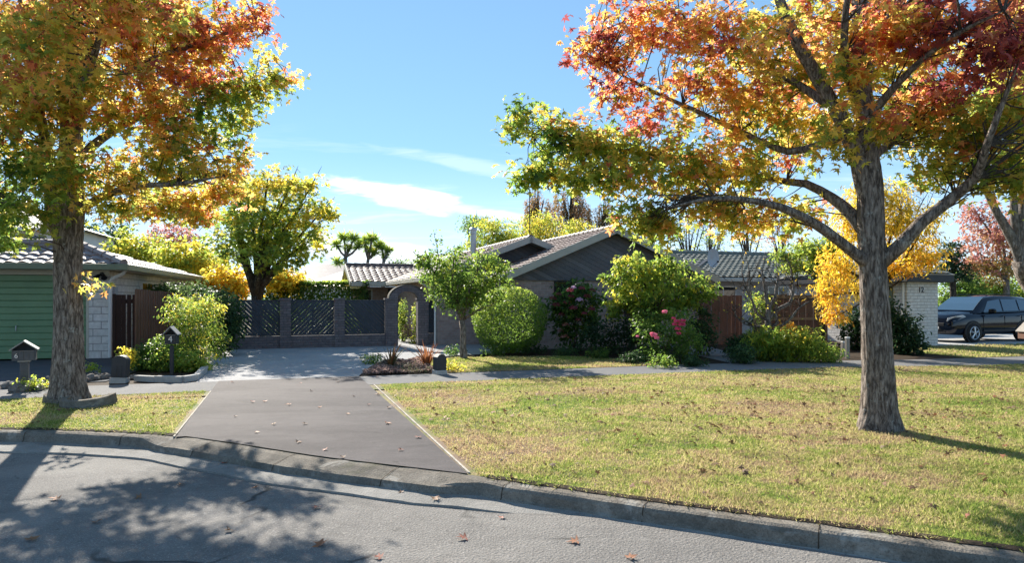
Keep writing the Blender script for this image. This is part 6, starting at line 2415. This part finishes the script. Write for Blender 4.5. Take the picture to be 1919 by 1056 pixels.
# trees behind the brick house
G2 = 'trees behind the brick house'
for i, (u, v, dd, rx, rz, tint, mat, lab, n, sz) in enumerate([
        (745, 505, 40, 34, 16, .4, 'leaf', 'grey green round tree just right of the cabbage trees', 130, .18),
        (800, 500, 38, 36, 22, .6, 'leaf', 'yellow green tree over the tiled wing beside the small lawn tree', 140, .18),
        (925, 440, 36, 52, 32, .72, 'leaf', 'yellow green leafy tree behind the flue', 280, .2),
        (1010, 430, 38, 56, 30, .85, 'leaf', 'yellow tree behind the aerial', 280, .2),
        (1080, 440, 40, 44, 28, .8, 'leaf', 'olive yellow tree behind the gable peak', 200, .2),
        (890, 418, 40, 28, 12, .4, 'leaf', 'loose grey green branch tips above the flue', 60, .2)]):
    tree('background_tree', lab, gp(u, dd), at(u, 520, dd), .13, [B(u, v, dd, rx, rz, 1.3, tint), B(u - rx * .5, v + rz * .7, dd, rx * .7, rz * .8, 1.1, tint - .06), B(u + rx * .5, v + rz * .7, dd, rx * .7, rz * .8, 1.1, tint), B(u + rx * .1, v - rz * .5, dd + .5, rx * .5, rz * .5, .8, tint + .05)],
         160 + i, n, 13, sz, .32, mat, 'long', group=G2, twigs=.4, jit=.12, droop=.9)
# weeping birch
def weeping(label, u0, u1, vtop, vbot, d, seed, n_str, group):
    base = gp((u0 + u1) / 2, d)
    r = empty('weeping_birch', base)
    tag(r, label, 'tree', group)
    rng = np.random.default_rng(seed)
    rr = random.Random(seed)
    m = MB()
    W_ = (u1 - u0) / FPX * d
    ztop = EYE - (vtop - HV) / FPX * d
    zbot = EYE - (vbot - HV) / FPX * d
    m.tube([(0, 0, -.1), (.1, 0, ztop * .5), (0, .05, ztop * .8), (.08, 0, ztop)], [.22, .16, .09, .02], seg=8)
    P_, TI = [], []
    for k in range(n_str):
        x = rr.uniform(-.5, .5) * W_
        y = rr.uniform(-.35, .35) * W_
        zt = zbot + (ztop - zbot) * rr.uniform(.35, 1.0) * (1 - .35 * (abs(x) / W_ * 2) ** 2)
        L = rr.uniform(.7, 2.6)
        m.tube([(x * .15, y * .15, zt * .82), (x * .6, y * .6, zt + .05), (x, y, zt - .05), (x * 1.03, y, zt - L)], [.03, .02, .010, .003], seg=4, cap=False)
        nl = int(62 * L)
        zz = zt - rng.random(nl) ** .8 * L
        P_.append(np.column_stack([x + rng.normal(0, .10, nl), y + rng.normal(0, .10, nl), zz]))
        TI.append(np.full(nl, rr.uniform(.2, .9)) + rng.normal(0, .12, nl))
    m.build('trunk', MT['bark_far'], r, smooth=True)
    P_ = np.concatenate(P_)
    n = len(P_)
    leaves('crown', MT['birch'], P_, rng.normal(size=(n, 3)), rng.normal(size=(n, 3)) * .5 + np.array([0, 0, -1.2]), .14 * (.6 + .7 * rng.random(n)), np.concatenate(TI), rng.normal(.5, .15, n), 'oval', r)
weeping('brown weeping birch behind the aerial, left of a taller one', 984, 1030, 352, 425, 46, 4, 34, G2)
weeping('tallest brown weeping birch behind the gable peak', 1030, 1108, 345, 440, 48, 5, 62, G2)
weeping('smaller sparse brown weeping birch right of the gable peak', 1100, 1160, 372, 445, 47, 6, 30, G2)

# bare and thin trees behind the right-hand roofs
G3 = 'thin leafed trees behind the grey roof'
for i, (u, h, dd, lab, lf) in enumerate([
        (1215, 360, 46, 'bare twiggy tree behind the gable\'s right slope', (60, .16, 'birch', .4)),
        (1290, 385, 44, 'sparse tree with a few pale leaves left of the satellite dish', (320, .17, 'leaf', .55)),
        (1330, 410, 46, 'thin green leaved tree right behind the satellite dish', (420, .18, 'leaf', .6)),
        (1400, 380, 42, 'thin tree with yellow and green leaves over the grey roof ridge', (420, .18, 'leaf', .8)),
        (1465, 400, 44, 'thin tree with pinkish leaves at the right end of the grey roof', (380, .17, 'pinkleaf', .6)),
        (1700, 330, 40, 'bare thin tree seen through the right street tree', (120, .16, 'birch', .3))]):
    base = gp(u, dd)
    zt = EYE - (h - HV) / FPX * dd
    rr = random.Random(300 + i)
    L = []
    for k in range(9):
        a = rr.random() * 6.28
        w = rr.uniform(.3, 1.6)
        z0 = zt * rr.uniform(.3, .55)
        L.append(([(base.x, base.y, z0), (base.x + math.cos(a) * w * .5, base.y + math.sin(a) * w * .5, z0 + (zt - z0) * .5), (base.x + math.cos(a) * w, base.y + math.sin(a) * w, zt * rr.uniform(.82, 1.0))], [.05, .035, .008]))
    L.append(([(base.x, base.y, -.1), (base.x + .1, base.y, zt * .4), (base.x, base.y, zt * .9)], [.13, .1, .01]))
    bare_tree('thin_tree', lab, base, L, 'bark_far', 320 + i, 90, G3, 1.1, sh_r=.011, leafy=lf)

# golden tree behind the right street tree
d = 19.6
tree('golden_tree', 'golden yellow leaved tree behind the right street tree trunk', gp(1650, 20.4), at(1640, 560, 20.2), .11,
     [B(1600, 430, d, 46, 46, .9, .55), B(1572, 500, d, 46, 42, .8, .62), B(1556, 555, d, 32, 36, .6, .66), B(1680, 420, d, 60, 46, 1.0, .5), B(1722, 470, d, 42, 34, .8, .6), B(1685, 500, d, 40, 20, .8, .72), B(1740, 410, d, 30, 30, .6, .5), B(1565, 595, d - .1, 18, 20, .4, .72), B(1640, 370, d + .4, 60, 34, .9, .45), B(1750, 490, d, 22, 16, .4, .75), B(1620, 520, d + .6, 40, 60, .7, .5)],
     181, 860, 15, .13, .20, 'gold', 'long', twigs=.45, droop=1.0, jit=.13)
d = 22.5
tree('feathery_tree', 'light green feathery tree left of the golden tree', gp(1540, d), at(1545, 540, d), .07,
     [B(1525, 470, d, 46, 18, .7, .66), B(1490, 500, d, 28, 12, .5, .7), B(1540, 500, d, 30, 22, .6, .62), B(1470, 480, d, 20, 10, .4, .62), B(1565, 460, d, 30, 20, .6, .6)], 182, 290, 14, .14, .2, 'leaf', 'slim', twigs=.6)
p = at(1735, 590, 14.8)

# right-hand background
d = 34
tree('pink_tree', 'tree with pink and rusty autumn leaves behind the parked car', gp(1885, d), at(1885, 525, d), .16,
     [B(1870, 430, d, 58, 40, 1.6, .72), B(1830, 470, d, 40, 40, 1.2, .72), B(1900, 480, d, 50, 40, 1.4, .55), B(1860, 510, d, 56, 28, 1.4, .35), B(1930, 430, d, 50, 50, 1.4, .75), B(1815, 500, d, 24, 20, .8, .62), B(1830, 400, d, 30, 26, .9, .85)], 191, 520, 14, .18, .3, 'pinkleaf', 'oval', bark='bark_pale', twigs=.4, jit=.14)
tree('dark_conifer', 'dark flat layered conifer left of the pink tree', gp(1785, 31), at(1785, 520, 31), .14,
     [B(1785, 500, 31, 32, 10, .9, .15), B(1778, 478, 31, 26, 8, .8, .2), B(1790, 520, 31, 36, 9, .9, .12), B(1782, 462, 31, 16, 7, .5, .2)], 192, 190, 14, .16, .22, 'gloss', 'slim', twigs=.3)
for i, (u, v, dd, rx, rz, lab) in enumerate([(1800, 545, 33, 34, 26, 'rounded olive green bush directly behind the car bonnet'), (1850, 550, 35, 40, 18, 'low green bush behind the car roof under the pink tree'), (1910, 548, 36, 36, 18, 'green bush behind the car at the right edge')]):
    c = at(u, v, dd)
    shrub('background_bush', lab, 'bush', (c.x, c.y, 0), [((c.x, c.y, 1.4), (rx * dd / FPX * 1.25, 1.0, 1.45), .42 + .1 * i, 1)], 195 + i, 460, 13, .16, .28, 'leaf', 'oval', sr=.03, group='bushes behind the parked car')
# big pale limbed tree just out of the right edge
d = 13.5
bt = gp(1985, d)
T_ = lambda u, v, dd=0: tuple(at(u, v, d + dd))
root = empty('liquidambar_tree', bt)
tag(root, 'street tree with pale limbs leaning in at the right edge', 'tree')
sk = []
for i, (pts, rr) in enumerate([
        ([tuple(bt + Vector((0, 0, -.1))), T_(1970, 620), T_(1945, 560), T_(1915, 490)], [.26, .23, .2, .17]),
        ([T_(1920, 500), T_(1895, 445), T_(1872, 405), T_(1852, 365), T_(1830, 300), T_(1800, 200, -.3)], [.11, .09, .075, .065, .05, .008]),
        ([T_(1918, 495), T_(1905, 440), T_(1900, 390), T_(1898, 330), T_(1890, 240)], [.10, .08, .07, .055, .01]),
        ([T_(1920, 490), T_(1918, 420), T_(1925, 340), T_(1940, 240), T_(1960, 120)], [.13, .11, .1, .08, .02]),
        ([T_(1935, 530), T_(1980, 440), T_(2040, 360), T_(2120, 260)], [.13, .1, .08, .02])]):
    lp = [rel(p, bt) for p in pts]
    limb_mesh('trunk' if i == 0 else 'limb', MT['bark_pale'] if i else MT['bark'], lp, rr, root, 400 + i)
    sk.append((lp, rr))
bl = [B(1850, 230, d, 45, 45, 1.0, .22), B(1905, 300, d, 30, 40, .8, .2), B(1900, 180, d, 55, 60, 1.1, .25), B(1980, 250, d, 70, 90, 1.4, .25), B(2050, 330, d, 80, 90, 1.5, .3), B(1960, 100, d, 100, 90, 1.6, .35), B(2060, 160, d, 110, 110, 1.8, .35), B(1835, 320, d, 24, 22, .5, .2), B(1990, 400, d, 40, 40, .8, .3), B(1880, 60, d, 60, 50, 1, .4), B(2120, 400, d, 70, 60, 1.2, .3)]
cc, L = clumps(420, shift(bl, tuple(bt)), 700, 14, .26, .13, jit=.1)
leaves('crown', MT['autumn'], tpl='star', parent=root, **L)
twig_mesh('branches', MT['twig'], cc, skeleton_points(sk), root, 421, .014, .004, 2.2, frac=.7)

# ---- fallen leaves
def one_leaf(seed, tint, sz):
    rng = np.random.default_rng(seed)
    tv, tf = TPL['star']
    o = leaves('fallen_leaf', MT['dry'], np.array([[0, 0, .018]]), np.array([[.25, -.35, 1.]]), np.array([[.2, 1., 0]]), np.array([sz]), np.array([tint]), np.array([.6]), 'star')
    for v in o.data.vertices:
        v.co.z = .006 + abs(v.co.z - .018) * .8 + rng.random() * .007
    return o
kinds = [one_leaf(1, .45, .085), one_leaf(2, .75, .09), one_leaf(3, .2, .07), one_leaf(4, .95, .08)]
used = set()
px_drive = [(440, 782), (474, 755), (512, 797), (497, 754), (572, 796), (559, 830), (651, 777), (663, 744), (707, 741), (728, 766), (725, 795), (783, 822), (644, 859), (563, 719), (583, 734), (436, 718), (632, 717), (706, 708), (600, 765), (540, 760), (690, 760), (752, 845), (610, 845), (480, 812)]
px_gut = [(705, 897), (725, 902), (748, 903), (777, 907), (840, 922), (752, 924), (815, 935), (488, 879), (478, 910), (420, 870), (1058, 952), (1155, 968), (1310, 980), (1412, 1003), (1000, 940)]
px_road = [(610, 887), (262, 925), (595, 942), (56, 1012), (105, 930), (340, 900), (712, 1040), (940, 960), (1080, 1010), (430, 990), (600, 1018), (1180, 1040), (180, 975), (870, 1000)]
rng = random.Random(77)
def drop(px, z, lab, grp, H=EYE):
    for u, v in px:
        k = rng.randrange(4)
        if k in used:
            o = link(kinds[k].copy())
        else:
            o = kinds[k]
            used.add(k)
        dd = (EYE - z) * FPX / (v - HV)
        x = (u - CU) / FPX * dd
        zz = z
        if z < -.05:
            d_ = float(np.interp(x, [q[0] for q in road_edge], [q[1] for q in road_edge])) - dd
            if d_ > .02:
                zz = -.119 - lip(x) * max(0.0, 1 - d_ / 3.0) + .045 * min(1, d_ / 4.0) - .012 * math.sin(x * .9) * min(1, d_)
            else:
                zz = -.124
        o.location = (x, dd, zz + .002)
        o.rotation_euler = (rng.uniform(-.2, .2), rng.uniform(-.2, .2), rng.random() * 6.28)
        s = rng.uniform(.7, 1.1)
        o.scale = (s, s, s)
        tag(o, lab, 'fallen leaf', grp)
drop(px_drive, .010, 'dry brown or red fallen leaf lying on the dark driveway asphalt', 'fallen leaves on the driveway')
drop(px_gut, -.118, 'dry fallen leaf lying in the gutter below the kerb', 'fallen leaves in the gutter')
px_more = [(690 + 9 * k + rng.uniform(-4, 4), 893 + 2.3 * k + rng.uniform(-2, 5)) for k in range(12)]
drop(px_more, -.118, 'dry fallen leaf lying in the gutter below the kerb', 'fallen leaves in the gutter')
drop(px_road, -.085, 'dry fallen leaf lying out on the road asphalt', 'fallen leaves on the road')
g = np.random.default_rng(55)
n = 14000
q = np.column_stack([g.uniform(-9, 16, n), g.uniform(3.5, 17, n)])
s_, t_ = q[:, 0] * CT + q[:, 1] * ST, -q[:, 0] * ST + q[:, 1] * CT
dens = .18 + .5 * np.exp(-((q[:, 0] - 4.5) ** 2 / 9 + (q[:, 1] - 9) ** 2 / 8)) + .35 * np.exp(-((q[:, 0] - 1.5) ** 2 / 5 + (q[:, 1] - 10.5) ** 2 / 3)) + .4 * np.exp(-((q[:, 0] - 7) ** 2 / 4 + (q[:, 1] - 9.5) ** 2 / 4))
k = in_poly(q[:, 0], q[:, 1], verge) & ((s_ < -1.3) | (s_ > 1.75)) & (g.random(n) < dens)
q = q[k]
n = len(q)
o = leaves('leaf_litter', MT['dry'], np.column_stack([q, .022 + .012 * g.random(n)]), g.normal(size=(n, 3)) * .45 + np.array([0, 0, 1.]), g.normal(size=(n, 3)) * np.array([1, 1, .2]), .055 * (.4 + 1.0 * g.random(n) ** 2), g.normal(.36, .26, n), g.normal(.5, .2, n), 'star')
tag(o, 'dry brown and red leaves scattered over the verge grass', 'leaf litter', None, 'stuff')
